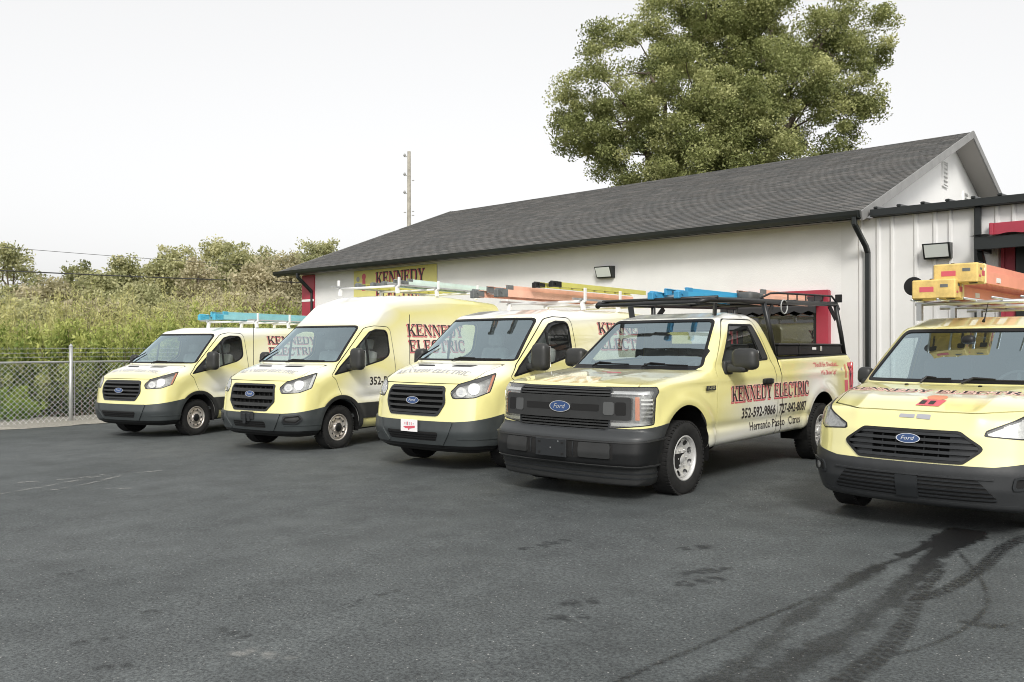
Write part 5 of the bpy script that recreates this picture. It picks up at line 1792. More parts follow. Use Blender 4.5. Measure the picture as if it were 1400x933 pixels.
FOOTGREY = mat('grey_case', (.075, .078, .078), .55)
def pickup(name, label):
    t = thing(name, label, 'pickup truck')
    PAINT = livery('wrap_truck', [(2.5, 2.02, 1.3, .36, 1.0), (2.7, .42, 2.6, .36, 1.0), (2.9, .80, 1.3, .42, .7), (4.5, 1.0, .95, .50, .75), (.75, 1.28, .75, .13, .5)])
    low = [(.30, .16, .03), (.10, .175, .03), (.055, .36, .02), (.015, .39, .03), (.0, .50, .08), (.02, .645, .03), (.075, .69, .02), (.10, .71, .02), (.12, 1.08, .08), (.20, 1.165, .09),
           (.62, 1.225, .5), (1.38, 1.295, .1), (1.7, 1.31, .2), (3.2, 1.34, .1), (3.335, 1.335, .0), (3.345, 1.405, .03), (5.80, 1.445, .05), (5.90, 1.40, .06), (5.88, .75, .05), (5.82, .52, .04), (5.4, .47, .02), (.86, .43, .02), (.80, .17, .02)]
    cab = [(1.26, 1.0), (1.37, 1.29), (2.12, 1.885, .22), (2.5, 1.965, .4), (2.95, 1.955, .3), (3.14, 1.90, .12), (3.315, 1.33, .05), (3.315, 1.0)]
    TL, TC = Tab(fillet(low)), Tab(fillet(cab))
    wl = spl([.2, .42, .6, .8, 1.0, 1.15, 1.3, 1.5], [.90, .945, .972, .985, .985, .975, .955, .93])
    wc = spl([1.0, 1.3, 1.5, 1.7, 1.85, 2.0], [.97, .935, .885, .82, .755, .68])
    bow = spl([0, .4, .6, .75, .9, 1.0, 1.1], [0, .016, .04, .075, .14, .23, .36])
    AX, AZ, TR, RA = .96, .388, .388, 4.66
    def f(P):
        x, y, z = P[:, 0], np.abs(P[:, 1]), P[:, 2]
        bw = bow(y)
        a = TL(x - np.where(x < 1.0, bw, bw * np.clip((1.9 - x) / .9, 0, 1)), z)
        rf, rr = np.hypot(x - AX, z - AZ), np.hypot(x - RA, z - AZ)
        w = wl(z) + .022 * np.exp(-((rf - .60) / .085) ** 2) + .020 * np.exp(-((rr - .60) / .085) ** 2)
        w = w + .012 * np.exp(-((z - 1.19) / .045) ** 2) - .016 * np.exp(-((z - .66) / .05) ** 2) * ((x > 1.3) & (x < 4.2))
        lo = smax(a, y - w, .09)
        lo = lo - .012 * np.exp(-((y - .42) / .16) ** 2) * np.exp(-((z - 1.2) / .12) ** 2) * (x < 1.5)   # two swells on the hood
        c = smax(TC(x - bw * .8, z), y - wc(z), .11)
        return smin(lo, c, .045)
    M = nets(f, (-.1, -1.15, .12), (6.05, 1.15, 2.1), .025)
    X = lambda V: V[:, 0]
    Y = lambda V: np.abs(V[:, 1])
    Z = lambda V: V[:, 2]
    U = lambda V: (Y(V) + X(V)) * .7071
    und, body = split(M, np.maximum(Z(M.V) - .445, .62 - X(M.V)))
    put('underbody', und, VOID, t)
    arch = lambda V: np.minimum(np.maximum(np.hypot(X(V) - AX, Z(V) - AZ - .05) - .505, .55 - Y(V)), np.maximum(np.hypot(X(V) - RA, Z(V) - AZ - .05) - .50, .55 - Y(V)))
    _, body = split(body, arch(body.V))
    # open bed
    bedp = lambda V: np.maximum(np.maximum(Y(V) - .80, 3.42 - X(V)), np.maximum(X(V) - 5.78, 1.2 - Z(V)))
    _, body = split(body, bedp(body.V))
    V, F = [], []
    x0, x1, w, zt, zb = 3.42, 5.78, .80, 1.40, .86
    for (x, y) in ((x0, -w), (x1, -w), (x1, w), (x0, w)): V += [(x, y, zt), (x, y, zb)]
    F = [(0, 1, 3, 2), (2, 3, 5, 4), (4, 5, 7, 6), (6, 7, 1, 0), (1, 7, 5, 3)]
    mk('bed_liner', V, F, BLACK, t)
    # glass
    ws = fillet([(-.88, 1.305, .05), (.88, 1.305, .05), (.69, 1.875, .09), (-.69, 1.875, .09)])
    dws = lambda V: np.maximum(np.maximum(sdpoly(ws, V[:, 1], V[:, 2]), V[:, 0] - 2.5), 1.30 - Z(V))
    sw = fillet([(1.83, 1.345, .03), (2.31, 1.82, .09), (2.93, 1.825, .06), (3.10, 1.385, .05)])
    dsw = lambda V: np.maximum(sdpoly(sw, X(V), Z(V)), .4 - Y(V))
    rw = fillet([(-.70, 1.42, .06), (.70, 1.42, .06), (.62, 1.78, .06), (-.62, 1.78, .06)])
    drw = lambda V: np.maximum(sdpoly(rw, V[:, 1], V[:, 2]), np.maximum(2.9 - V[:, 0], V[:, 0] - 3.5))
    lin = body
    for d in (dws, dsw, drw): _, lin = split(lin, d(lin.V))
    _, lin = split(lin, np.maximum(Z(lin.V) - 1.5, 3.34 - X(lin.V)))
    _, lin = split(lin, X(lin.V) - 1.30)
    lin = lin.off(-.035)
    put('cabin_lining', TM(lin.V, -lin.N, lin.F[:, ::-1]), LINER, t)
    body = glazing(body, dws, 'windshield', t, GLASS, .03)
    body = glazing(body, drw, 'rear_window', t, SGLASS, .03)
    g, body = split(body, dsw(body.V))
    for s in (-1, 1):
        h = split(g, -s * g.V[:, 1])[0]
        pane, ring = split(h, dsw(h.V) + .022)
        q, pane = split(pane, np.maximum(X(pane.V) - 9, 2.86 + (1.6 - Z(pane.V)) * .30 - X(pane.V)))
        p = put('side_window', pane.off(-.008), SGLASS, t)
        put('window_surround', solid(ring, .002, .016), SEAL, p)
        put('pillar_cover', solid(q, .002, .012), TRIMD, p)
    # headlamps, the arms clasping the grille bar
    hp = fillet([(.47, .725, .01), (.47, 1.145, .02), (.98, 1.15, .03), (1.0, 1.10, .02), (.955, 1.04, .03), (.935, .775, .03)])
    br = fillet([(-.80, .815, .03), (.80, .815, .03), (.80, 1.045, .03), (-.80, 1.045, .03)])
    dbr = lambda V: np.maximum(sdpoly(br, V[:, 1], V[:, 2]), X(V) - .5)
    gpoly = fillet([(-.585, .70, .05), (.585, .70, .05), (.60, 1.14, .06), (-.60, 1.14, .06)])
    dg = lambda V: np.maximum(sdpoly(gpoly, V[:, 1], V[:, 2]), X(V) - .5)
    barp, body = split(body, dbr(body.V))
    g, body = split(body, dg(body.V))
    bo = put('grille_bar', solid(barp, .022, .03), TRIMD, t)
    gfull = merge(g)
    put('grille_back', g.off(-.07), VOID, t)
    inner, ring = split(g, dg(g.V) + .018)
    fr = put('grille', solid(ring, .006, .06), GRILLE, t)
    for zc in (.735, .765, .795, 1.062, 1.09, 1.117):
        put('grille_slat', solid(strip(inner, Z, zc - .008, zc + .008), .001, .04), TRIMD, fr)
    for yc in np.linspace(-.54, .54, 15):
        a = strip(inner, lambda V: V[:, 1], yc - .007, yc + .007)
        for lo_, hi_ in ((.6, .9), (.95, 1.3)):
            put('grille_rib', solid(strip(a, Z, lo_, hi_), -.026, .04), VOID, fr)
    # recesses of the bar
    for (a0, a1, z0, z1, m) in ((-.47, -.13, .895, .965, VOID), (.13, .47, .895, .965, VOID), (-.755, -.645, .865, .995, VOID), (.645, .755, .865, .995, VOID), (-.635, -.52, .865, .995, FOOTGREY), (.52, .635, .865, .995, FOOTGREY)):
        rp = fillet([(a0, z0, .008), (a1, z0, .008), (a1, z1, .008), (a0, z1, .008)])
        rr = split(barp, sdpoly(rp, barp.V[:, 1], barp.V[:, 2]))[0]
        put('grille_bar_recess', solid(rr.off(.022), .002 if m is VOID else .006, 0), m, bo)
    badge_logo(t, f, 0, .93, .27, .115, .030)
    dh = lambda V: np.maximum(np.maximum(sdpoly(hp, U(V), Z(V)), X(V) - .9), .5 - Y(V))
    g, body = split(body, dh(body.V))
    for s in (-1, 1):
        h = split(g, -s * g.V[:, 1])[0]
        lens, rim = split(h, dh(h.V) + .010)
        hl = put('headlight', solid(lens.off(.001), .004, 0), LENS, t)
        put('lamp_housing', lens.off(-.06), LAMPBODY, hl)
        put('lamp_rim', solid(rim, .002, .06), BLACK, hl)
        am = strip(strip(lens, U, .742, .785), Z, .82, 1.05)
        put('turn_signal', solid(am.off(-.02), .01, .01), AMBER, hl)
        for zc in np.linspace(.86, 1.02, 5):
            put('lamp_slat', solid(strip(strip(lens, U, .80, .925), Z, zc - .009, zc + .009).off(-.02), .012, .02), REFLECT if zc > 0.95 else LAMPBODY, hl)
        for zc in (.775, 1.095):
            put('lamp_reflector', solid(strip(strip(lens, U, .50, .90), Z, zc - .016, zc + .016).off(-.02), .008, .02), CHROME, hl)
    # bumper: top pad, face, air dam
    zt = lambda V: .735 + .045 * np.clip((X(V) - .2) * 3, 0, 1)
    bp, body = split(body, np.maximum(Z(body.V) - zt(body.V), X(body.V) - .70))
    dam, bp = split(bp, Z(bp.V) - .37)
    top, bp = split(bp, .615 + .10 * np.clip(X(bp.V) - .1, 0, 1) - Z(bp.V))
    bo = put('bumper', solid(bp, .02, .02), BLACK, t)
    put('bumper_top_pad', solid(top, .008, .02), mat('bumper_pad', (.036, .039, .041), .42, spec=.4), bo)
    put('bumper_edge', solid(strip(bp, lambda V: Z(V) - .10 * np.clip(X(V) - .1, 0, 1), .598, .612).off(.02), .010, 0), TRIMD, bo)
    put('bumper_edge', solid(strip(bp, Z, .375, .388).off(.02), .010, 0), TRIMD, bo)
    put('air_dam', solid(dam, .004, .02), TRIMD, bo)
    for zc in (.25, .30):
        put('air_dam_ridge', solid(strip(dam, Z, zc - .006, zc + .006).off(.004), .006, 0), GRILLE, bo)
    def patch(a0, a1, z0, z1, r, name, m, up, par=bo, src=None):
        rp = fillet([(a0, z0, r), (a1, z0, r), (a1, z1, r), (a0, z1, r)])
        src = src or bp
        q = split(src, np.maximum(sdpoly(rp, src.V[:, 1], src.V[:, 2]), X(src.V) - .5))[0]
        return put(name, solid(q.off(.02), up, 0), m, par)
    patch(-.68, .68, .435, .595, .02, 'bumper_recess', VOID, .001)
    patch(-.66, -.31, .45, .59, .012, 'tow_pad', TRIMD, .022)
    patch(.36, .66, .45, .59, .012, 'tow_pad', TRIMD, .022)
    for yc in (-.275, -.235, .27, .31):
        patch(yc - .007, yc + .007, .445, .59, .003, 'bumper_grid', GRILLE, .010)
    for zc in (.47, .495, .52, .545, .57):
        patch(-.31, .36, zc - .004, zc + .004, .002, 'bumper_grid', GRILLE, .009)
    V, F = box((-.042, .02, .515), (.012, .40, .18), bev=.004)
    pl = mk('plate_bracket', V, F, GRILLE, t)
    for yy in (-.13, .17):
        for zz in (.46, .57):
            mk('plate_slot', *box((-.049, yy, zz), (.006, .03, .02)), VOID, pl)
    mk('plate_bolt', *box((-.050, .02, .515), (.006, .012, .012)), SILVER, pl)
    mk('plate_bolt', *box((-.050, -.08, .585), (.006, .012, .012)), SILVER, pl)
    # hood
    dhood = lambda V: np.maximum(np.maximum(1.13 - Z(V), Y(V) - (.82 + .035 * X(V))), X(V) - (1.31 + bow(Y(V)) * .8))
    hood, body, g1 = seam(body, dhood, .005)
    hd = put('hood', solid(hood, 0, .012), PAINT, t)
    cowl, body = split(body, np.maximum(np.maximum(1.20 - Z(body.V), Y(body.V) - .84), np.maximum(X(body.V) - 1.75, 1.29 - X(body.V))))
    put('cowl', cowl, BLACK, t)
    q1 = fieldgrid(.5, .2, -.25, -.1, .01, lambda X_, Y_: np.minimum(sdpoly(np.array(_r(-.05, -.02, .14, .03)), X_ + Y_ * .8, Y_), sdpoly(np.array(_r(-.12, .045, .04, .06)), X_ + Y_ * .8, Y_)))
    put('hood_decal', lay(q1, f, 'top', (.98, -.02), .004), TXTRED, hd)
    q1 = fieldgrid(.5, .2, -.25, -.1, .01, lambda X_, Y_: sdpoly(np.array(_r(-.20, -.065, .12, -.04)), X_, Y_))
    put('hood_decal', lay(q1, f, 'top', (.98, -.02), .004), TXTGREY, hd)
    # door
    dp = fillet([(1.66, .30, .05), (1.62, .80, .1), (1.66, 1.30, .03), (2.22, 1.875, .16), (2.98, 1.88, .12), (3.17, 1.30, .1), (3.21, .90, .1), (3.18, .30, .05)])
    ddr = lambda V: np.maximum(sdpoly(dp, X(V), Z(V)), .4 - Y(V))
    dr, body, g2 = seam(body, ddr, .006)
    for s in (-1, 1):
        h = split(dr, -s * dr.V[:, 1])[0]
        do = put('door', solid(h, 0, .012), PAINT, t)
        hb = rbox((2.90, s * 1.0, 1.13), (.25, .05, .075), .022, 6)
        mk('door_handle', hb[0], hb[1], BLACK, do, smooth=True)
        mk('door_lock', *box((3.01, s * 1.0, 1.13), (.05, .04, .06), bev=.008), PLAST, do)
        fb_ = mk('fender_badge', *box((1.46, s * 1.003, 1.10), (.20, .012, .05), bev=.003), GRILLE, t)
        if s < 0:
            q_ = sans('F-150', .030, bold=.001, width=.15)
            put('badge_script', TM(np.stack([1.385 + q_.V[:, 0], np.full(len(q_.V), -1.0105), 1.088 + q_.V[:, 1]], 1), np.tile([0., -1, 0], (len(q_.V), 1)), q_.F), CHROME, fb_)
    # tailgate end, bed split from the cab
    bed, body, g3 = seam(body, lambda V: np.maximum(3.335 - X(V), Z(V) - 1.6), .010)
    bb = put('bed', bed, PAINT, t)
    rail = split(bed, np.maximum(1.385 + .0168 * (X(bed.V) - 3.34) - Z(bed.V), .6 - Y(bed.V)))[0]
    put('bed_rail_cap', solid(rail, .010, 0), BLACK, bb)
    put('panel_gap', merge(g1, g2, g3).off(-.010), SEAL, t)
    put('body', body, PAINT, t)
    for s in (-1, 1):
        V, F = rbox((5.90, s * .90, 1.12), (.06, .13, .42), .02, 4)
        mk('tail_light', V, F, mat('tail_red', (.45, .03, .03), .2, coat=1), t, smooth=True)
    # cabin
    V, F = rbox((1.86, 0, 1.08), (.55, 1.62, .38), .12, 8)
    mk('dashboard', V, F, DASH, t, smooth=True)
    mk('cabin_floor', *box((2.4, 0, .55), (1.6, 1.7, .06)), DASH, t)
    for s in (-1, 1): seat(t, 2.42, s * .42, .82, SEATD)
    steering_wheel(t, (2.12, -.42, 1.20))
    V, F = rbox((2.12, .02, 1.74), (.05, .24, .07), .025, 5)
    mk('rear_view_mirror', V, F, BLACK, t, smooth=True)
    wipers(t, f, [(-.18, 1.335, -.72, 1.325), (.52, 1.335, .02, 1.33)], 1)
    for s in (-1, 1):
        mirror(t, s, (1.93, s * 1.17, 1.41), (.17, .30, .24), (1.90, s * .98, 1.31))
        V, F = rbox((1.93, s * .955, 1.31), (.20, .05, .16), .02, 4)
        mk('mirror_base', V, F, TRIMD, t, smooth=True)
        wheel_well(t, AX, AZ + .05, .51, .60, .97); wheel_well(t, RA, AZ + .05, .505, .60, .97)
        wheel(t, (AX, s * .855, AZ), s, TR, .262, .232, 'truck')
        wheel(t, (RA, s * .855, AZ), s, TR, .262, .232, 'truck')
    # lettering on the driver's side
    text_side(t, f, 'KENNEDY ELECTRIC', 1.97, .925, .175, 2.22)
    a = sans('352-592-9866', .115, bold=.0035, width=.92)
    put('phone_number', lay(a, f, 'side', (2.22, .725), .004), TXT, t)
    a = sans('727-842-8087', .115, bold=.0035, width=.84)
    put('phone_number', lay(a, f, 'side', (3.25, .725), .004), TXT, t)
    a = sans('Hernando', .10, bold=.0012, width=.56)
    put('county_lettering', lay(a, f, 'side', (2.46, .565), .004), TXT, t)
    a = sans('Pasco', .10, bold=.0012, width=.36)
    put('county_lettering', lay(a, f, 'side', (3.08, .565), .004), TXT, t)
    a = sans('Citrus', .10, bold=.0012, width=.36)
    put('county_lettering', lay(a, f, 'side', (3.56, .565), .004), TXT, t)
    a = sans("\u201cYou'll be Shocked...", .062, shear=.1, bold=.001, width=.92)
    put('slogan', lay(a, f, 'side', (4.40, 1.275), .004), TXTRED, t)
    a = sans("We Show Up\u201d", .062, shear=.1, bold=.001, width=.58)
    put('slogan', lay(a, f, 'side', (4.62, 1.165), .004), TXTRED, t)
    def el(x0, z0, poly, m, nm='bed_decal'):
        q = fieldgrid(.4, .5, -.05, -.05, .012, lambda X_, Y_: sdpoly(fillet(poly), X_, Y_))
        put(nm, lay(q, f, 'side', (x0, z0), .004), m, t)
    el(5.50, .90, [(0, 0, .01), (.13, 0, .01), (.13, .17, .01), (0, .17, .01)], TXTRED)
    el(5.52, 1.10, [(0, 0, .02), (.09, 0, .02), (.075, .10, .03), (.085, .20, .04), (.02, .20, .04), (.015, .10, .02)], mat('decal_orange', (.62, .24, .14), .4))
    el(5.38, 1.20, [(0, .02), (.05, 0), (.04, .06)], TXTGREY)
    el(5.68, .90, [(0, .0), (.14, 0), (.14, .42), (0, .42)], TXTRED)
    a = serif('Y', .30, .13); put('bed_decal', lay(a, f, 'side', (5.68, .96), .007), TXT, t)
    # rack: posts on the bed rails, long rails over the cab, cross members
    zr = lambda x: 2.075 + .024 * (x - 1.5)
    rk = mk('rack', *tube([(2.0, -.80, zr(2.0) + .03), (2.0, .80, zr(2.0) + .03)], .022, 8), RACKBLK, t, smooth=True)
    for s in (-1, 1):
        for x in (3.36, 5.80):
            mk('rack_post', *tube([(x, s * .87, 1.44), (x - .06, s * .85, 1.72), (x - .16, s * .80, zr(x))], .032, 10), RACKBLK, rk, smooth=True)
        mk('rack_rail', *tube([(1.72, s * .68, zr(1.7) - .03), (1.86, s * .76, zr(1.86)), (2.4, s * .80, zr(2.4)), (5.66, s * .80, zr(5.66))], .034, 10), RACKBLK, rk, smooth=True)
        V, F = bar((2.32, s * .60, zr(2.3)), (2.34, s * .58, 1.91), .03, .07)
        mk('rack_foot', V, F, RACKBLK, rk)
        for x, dx in ((3.22, .26), (5.64, -.24)):
            V, F = bar((x + dx, s * .80, zr(x) - .03), (x + dx * .15, s * .82, zr(x) - .22), .012, .08)
            mk('rack_gusset', V, F, RACKBLK, rk)
        mk('rack_rail_upper', *tube([(3.05, s * .78, zr(3) + .02), (3.45, s * .78, zr(3.4) + .11), (3.7, s * .78, zr(3.7) + .12), (5.55, s * .78, zr(5.5) + .12), (5.72, s * .79, zr(5.7) + .03), (5.75, s * .82, zr(5.7) - .07), (5.66, s * .82, zr(5.7) - .11)], .014, 8), RACKBLK, rk, smooth=True)
        for x in np.linspace(4.0, 5.5, 6):
            mk('rack_stake', *tube([(x, s * .78, zr(x)), (x, s * .78, zr(x) + .12)], .010, 6), RACKBLK, rk)
    for x in (2.6, 3.22, 4.2, 5.0, 5.62):
        mk('rack_crossbar', *tube([(x, -.80, zr(x) + .02), (x, .80, zr(x) + .02)], .022, 8), RACKBLK, rk, smooth=True)
    V, F = box((1.75, 0, zr(1.75) - .025), (.10, 1.38, .035), bev=.012)
    mk('wind_deflector', V, F, RACKBLK, rk)
    mk('work_light', *box((5.78, -.80, zr(5.7) + .09), (.03, .10, .12), bev=.008), BLACK, rk)
    V, F = rbox((3.62, -.40, zr(3.6) + .085), (.26, .22, .13), .03, 4)
    mk('rack_case', V, F, FOOTGREY, rk)
    lp = [(3.75 + .10 * math.cos(a), -.835, zr(3.7) - .06 + .09 * math.sin(a)) for a in np.linspace(.6, 2 * math.pi + .2, 14)]
    mk('tie_down_loop', *tube(lp, .009, 6), mat('strap', (.35, .36, .36), .7), rk, smooth=True)
    for (x0, x1, y, w) in ((3.50, 4.12, -.66, .42), (4.16, 5.70, -.66, .42), (3.50, 5.7, .66, .42)):
        tb = mk('tool_box', *box(((x0 + x1) / 2, y, 1.50), (x1 - x0, w, .13), bev=.012), BLACK, t)
        mk('tool_box_lid', *box(((x0 + x1) / 2, y, 1.578), (x1 - x0 + .02, w + .02, .03), bev=.010), RACKBLK, tb)
        if y < 0 and x1 - x0 > 1:
            mk('latch', *box((4.88, y - w / 2 - .008, 1.52), (.07, .016, .07), bev=.006), CHROME, tb)
            mk('box_label', *box((4.66, y - w / 2 - .002, 1.525), (.13, .004, .035)), WHITE, tb)
    return t, f

def compact_van(name, label):
    t = thing(name, label, 'van')
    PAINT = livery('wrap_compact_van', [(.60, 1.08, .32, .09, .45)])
    s = [(.20, .205, .05), (.06, .25, .05), (.005, .39, .08), (.0, .52, .08), (.03, .64, .10), (.06, .80, .10), (.15, .955, .12), (.50, 1.065, .45), (1.02, 1.155, .03),
         (1.84, 1.685, .25), (2.35, 1.79, .5), (3.3, 1.815, .5), (4.66, 1.75, .15), (4.82, 1.0, .1), (4.80, .33, .05)]
    T = Tab(fillet(s))
    wz = spl([.2, .35, .5, .7, .9, 1.1, 1.35, 1.6, 1.75, 1.9], [.83, .885, .91, .918, .912, .897, .84, .765, .715, .66])
    bow = spl([0, .25, .45, .6, .75, .85, .95, 1.0], [0, .012, .045, .095, .175, .27, .42, .52])
    AX, AZ, TR, RA = .93, .325, .325, 3.99
    def f(P):
        x, y, z = P[:, 0], np.abs(P[:, 1]), P[:, 2]
        a = T(x - bow(y), z)
        w = wz(z) + .018 * np.exp(-((np.hypot(x - AX, z - AZ) - .45) / .07) ** 2)
        r = smax(a, y - w, .14)
        r = r - .014 * np.exp(-((y - .50 - .12 * (x - .5)) / .06) ** 2) * np.exp(-((z - 1.0) / .12) ** 2) * (x < 1.2)   # creases on the hood
        return r
    M = nets(f, (-.1, -1.05, .12), (4.95, 1.05, 1.95), .023)
    X = lambda V: V[:, 0]
    Y = lambda V: np.abs(V[:, 1])
    Z = lambda V: V[:, 2]
    U = lambda V: (Y(V) + X(V)) * .7071
    und, body = split(M, Z(M.V) - .235)
    put('underbody', und, VOID, t)
    arch = lambda V: np.minimum(np.maximum(np.hypot(X(V) - AX, Z(V) - AZ - .02) - .385, .5 - Y(V)), np.maximum(np.hypot(X(V) - RA, Z(V) - AZ - .02) - .375, .5 - Y(V)))
    _, body = split(body, arch(body.V))
    ws = fillet([(-.80, 1.165, .05), (.80, 1.165, .05), (.655, 1.665, .10), (-.655, 1.665, .10)])
    dws = lambda V: np.maximum(np.maximum(sdpoly(ws, V[:, 1], V[:, 2]), V[:, 0] - 2.3), 1.1 - Z(V))
    sw = fillet([(1.36, 1.10, .03), (2.0, 1.60, .10), (2.66, 1.62, .06), (2.68, 1.12, .06)])
    dsw = lambda V: np.maximum(sdpoly(sw, X(V), Z(V)), .4 - Y(V))
    lin = body
    for d in (dws, dsw): _, lin = split(lin, d(lin.V))
    _, lin = split(lin, X(lin.V) - 1.0)
    lin = lin.off(-.035)
    put('cabin_lining', TM(lin.V, -lin.N, lin.F[:, ::-1]), LINER, t)
    body = glazing(body, dws, 'windshield', t, GLASS, .03)
    g, body = split(body, dsw(body.V))
    for s_ in (-1, 1):
        h = split(g, -s_ * g.V[:, 1])[0]
        pane, ring = split(h, dsw(h.V) + .022)
        p = put('side_window', pane.off(-.008), SGLASS, t)
        put('window_surround', solid(ring, .002, .016), SEAL, p)
    # grille: wide hexagon with five slats
    gp = fillet([(-.40, .575, .05), (.40, .575, .05), (.545, .70, .04), (.37, .825, .06), (-.37, .825, .06), (-.545, .70, .04)])
    dg = lambda V: np.maximum(sdpoly(gp, V[:, 1], V[:, 2]), X(V) - .5)
    g, body = split(body, dg(body.V))
    inner, ring = split(g, dg(g.V) + .020)
    put('grille_back', inner.off(-.07), VOID, t)
    fr = put('grille', solid(ring, .010, .07), BLACK, t)
    for zc in np.linspace(.610, .795, 5):
        put('grille_slat', solid(strip(inner, Z, zc - .012, zc + .012).off(.002), .003, .05), GRILLE, fr)
    for s_ in (-1, 1):
        e = strip(inner, lambda V: s_ * V[:, 1], .30, .9)
        put('grille_blank', solid(e.off(-.022), .0, .02), GRILLE, fr)
    for yc in (-.22, -.11, .11, .22):
        put('grille_rib', solid(strip(inner, lambda V: V[:, 1], yc - .005, yc + .005).off(-.03), 0, .03), GRILLE, fr)
    badge_logo(t, f, 0, .75, .185, .075, .018)
    # headlamps
    hp = fillet([(.455, .795, .02), (.49, .84, .03), (.80, .965, .06), (1.06, 1.035, .02), (1.02, .92, .04), (.72, .775, .04)])
    dh = lambda V: np.maximum(sdpoly(hp, U(V), Z(V)), X(V) - 1.2)
    g, body = split(body, dh(body.V))
    for s_ in (-1, 1):
        h = split(g, -s_ * g.V[:, 1])[0]
        lens, rim = split(h, dh(h.V) + .010)
        hl = put('headlight', solid(lens.off(.001), .004, 0), LENS, t)
        put('lamp_housing', lens.off(-.055), LAMPBODY, hl)
        put('lamp_rim', solid(rim, .002, .06), BLACK, hl)
        for (uu, zz, rr) in ((.66, .855, .045), (.80, .91, .045)):
            dd = lambda V, uu=uu, zz=zz, rr=rr: np.maximum(np.abs(U(V) - uu), np.abs(Z(V) - zz) * 1.1) - rr
            b = split(lens, dd(lens.V))[0]
            put('reflector', solid(b.off(-.03), .006, .02), REFLECT, hl)
            b = split(b, dd(b.V) + rr * .5)[0]
            put('bulb', solid(b.off(-.018), .004, .01), CHROME, hl)
        put('lamp_trim', solid(strip(lens, lambda V: Z(V) - .785 - .40 * (U(V) - .46), -.5, .022).off(-.015), .004, .01), LAMPBODY, hl)
    # hood
    dhood = lambda V: np.maximum(np.maximum(.965 + .08 * np.clip(Y(V) - .45, 0, 1) - Z(V), Y(V) - (.72 + .07 * X(V))), X(V) - (.96 + bow(Y(V))))
    hood, body, g1 = seam(body, dhood, .004)
    hd = put('hood', solid(hood, 0, .012), PAINT, t)
    def hoodtext(m, off, grow, dx):
        q = serif('KENNEDY ELECTRIC', .10, 1.60, grow=grow, step=.009)
        q.V[:, 1] += bow(np.abs(q.V[:, 0] - .80)) * .95 - dx
        put('hood_lettering', lay(q, f, 'top', (.66, .80), off), m, hd)
    hoodtext(TXT, .0055, 0, 0); hoodtext(TXTPINK, .0035, .008, .010)
    q = fieldgrid(.5, .5, -.25, -.25, .01, lambda X_, Y_: sdpoly(np.array([(-.09, 0), (.09, 0), (.09, .14), (-.09, .14)]), X_ - Y_ * .15, Y_))
    put('hood_emblem', lay(q, f, 'top', (.30, -.06), .004), TXTRED, hd)
    q = fieldgrid(.5, .5, -.25, -.25, .01, lambda X_, Y_: np.hypot(X_ * .9 - .02, Y_ - .20) - .07)
    put('hood_emblem', lay(q, f, 'top', (.30, -.06), .004), mat('decal_orange', (.62, .24, .14), .4), hd)
    for xx in (-.05, .02):
        q = fieldgrid(.2, .2, -.1, -.1, .008, lambda X_, Y_: sdpoly(np.array(_r(-.022, .03, .022, .11)), X_ - xx, Y_))
        put('hood_emblem', lay(q, f, 'top', (.30, -.06), .0065), TXT, hd)
    q = fieldgrid(.5, .1, -.25, -.05, .008, lambda X_, Y_: np.minimum(sdpoly(np.array(_r(-.12, -.014, .0, .014)), X_, Y_), sdpoly(np.array([(.015, -.016), (.12, -.022), (.12, .016), (.015, .018)]), X_, Y_)))
    put('nose_emblem', lay(q, f, 'front', (-.02, .925), .004), TXTGREY, t)
    for yy in (-.28, .33):
        V, F = rbox((.955 + float(bow(np.array([abs(yy)]))[0]), yy, 1.148), (.035, .03, .016), .007, 4)
        mk('washer_nozzle', V, F, SEAL, hd, smooth=True)
    # bumper
    zb = lambda V: .565 + .16 * np.clip(U(V) - .50, 0, .5)
    bp, body = split(body, np.maximum(Z(body.V) - zb(body.V), X(body.V) - .85))
    low, bp = split(bp, Z(bp.V) - .28)
    CB = mat('bumper_charcoal', (.034, .036, .038), .42, spec=.4, var=(4, .2))
    bo = put('bumper', solid(bp, .014, .02), CB, t)
    put('bumper_lip', solid(low, .016, .02), CB, bo)
    ip = fillet([(-.64, .30, .03), (.64, .30, .03), (.50, .465, .04), (-.50, .465, .04)])
    dip = lambda V: np.maximum(sdpoly(ip, V[:, 1], V[:, 2]), X(V) - .5)
    it = split(bp, dip(bp.V))[0]
    io = put('lower_intake', solid(it.off(.015), .001, 0), VOID, bo)
    for zc in np.linspace(.32, .445, 5):
        put('intake_slat', solid(strip(it, Z, zc - .006, zc + .006).off(.016), .008, 0), GRILLE, io)
    put('intake_centre', solid(strip(it, lambda V: V[:, 1], -.085, .085).off(.016), .011, 0), GRILLE, io)
    put('bumper_ledge', solid(strip(strip(bp, Z, .47, .482), lambda V: V[:, 1], -.60, .60).off(.014), .012, 0), CB, bo)
    fp = fillet([(.60, .395, .03), (.62, .50, .03), (.86, .525, .03), (.88, .43, .03)])
    dfp = lambda V: np.maximum(sdpoly(fp, U(V), Z(V)), X(V) - .8)
    for s_ in (-1, 1):
        h = split(bp, -s_ * bp.V[:, 1])[0]
        q = split(h, dfp(h.V))[0]
        q1, q2 = split(q, dfp(q.V) + .018)
        fo = put('fog_surround', solid(q2.off(.014), .014, 0), GRILLE, bo)
        put('fog_pocket', solid(q1.off(.014), .002, 0), VOID, fo)
        q3 = split(q1, np.hypot(U(q1.V) - .72, Z(q1.V) - .455) - .032)[0]
        put('fog_lamp', solid(q3.off(.016), .008, 0), LAMPBODY, fo)
    # doors
    dp = fillet([(1.32, .22, .05), (1.28, .8, .1), (1.30, 1.10, .05), (1.96, 1.66, .15), (2.70, 1.68, .10), (2.74, .22, .05)])
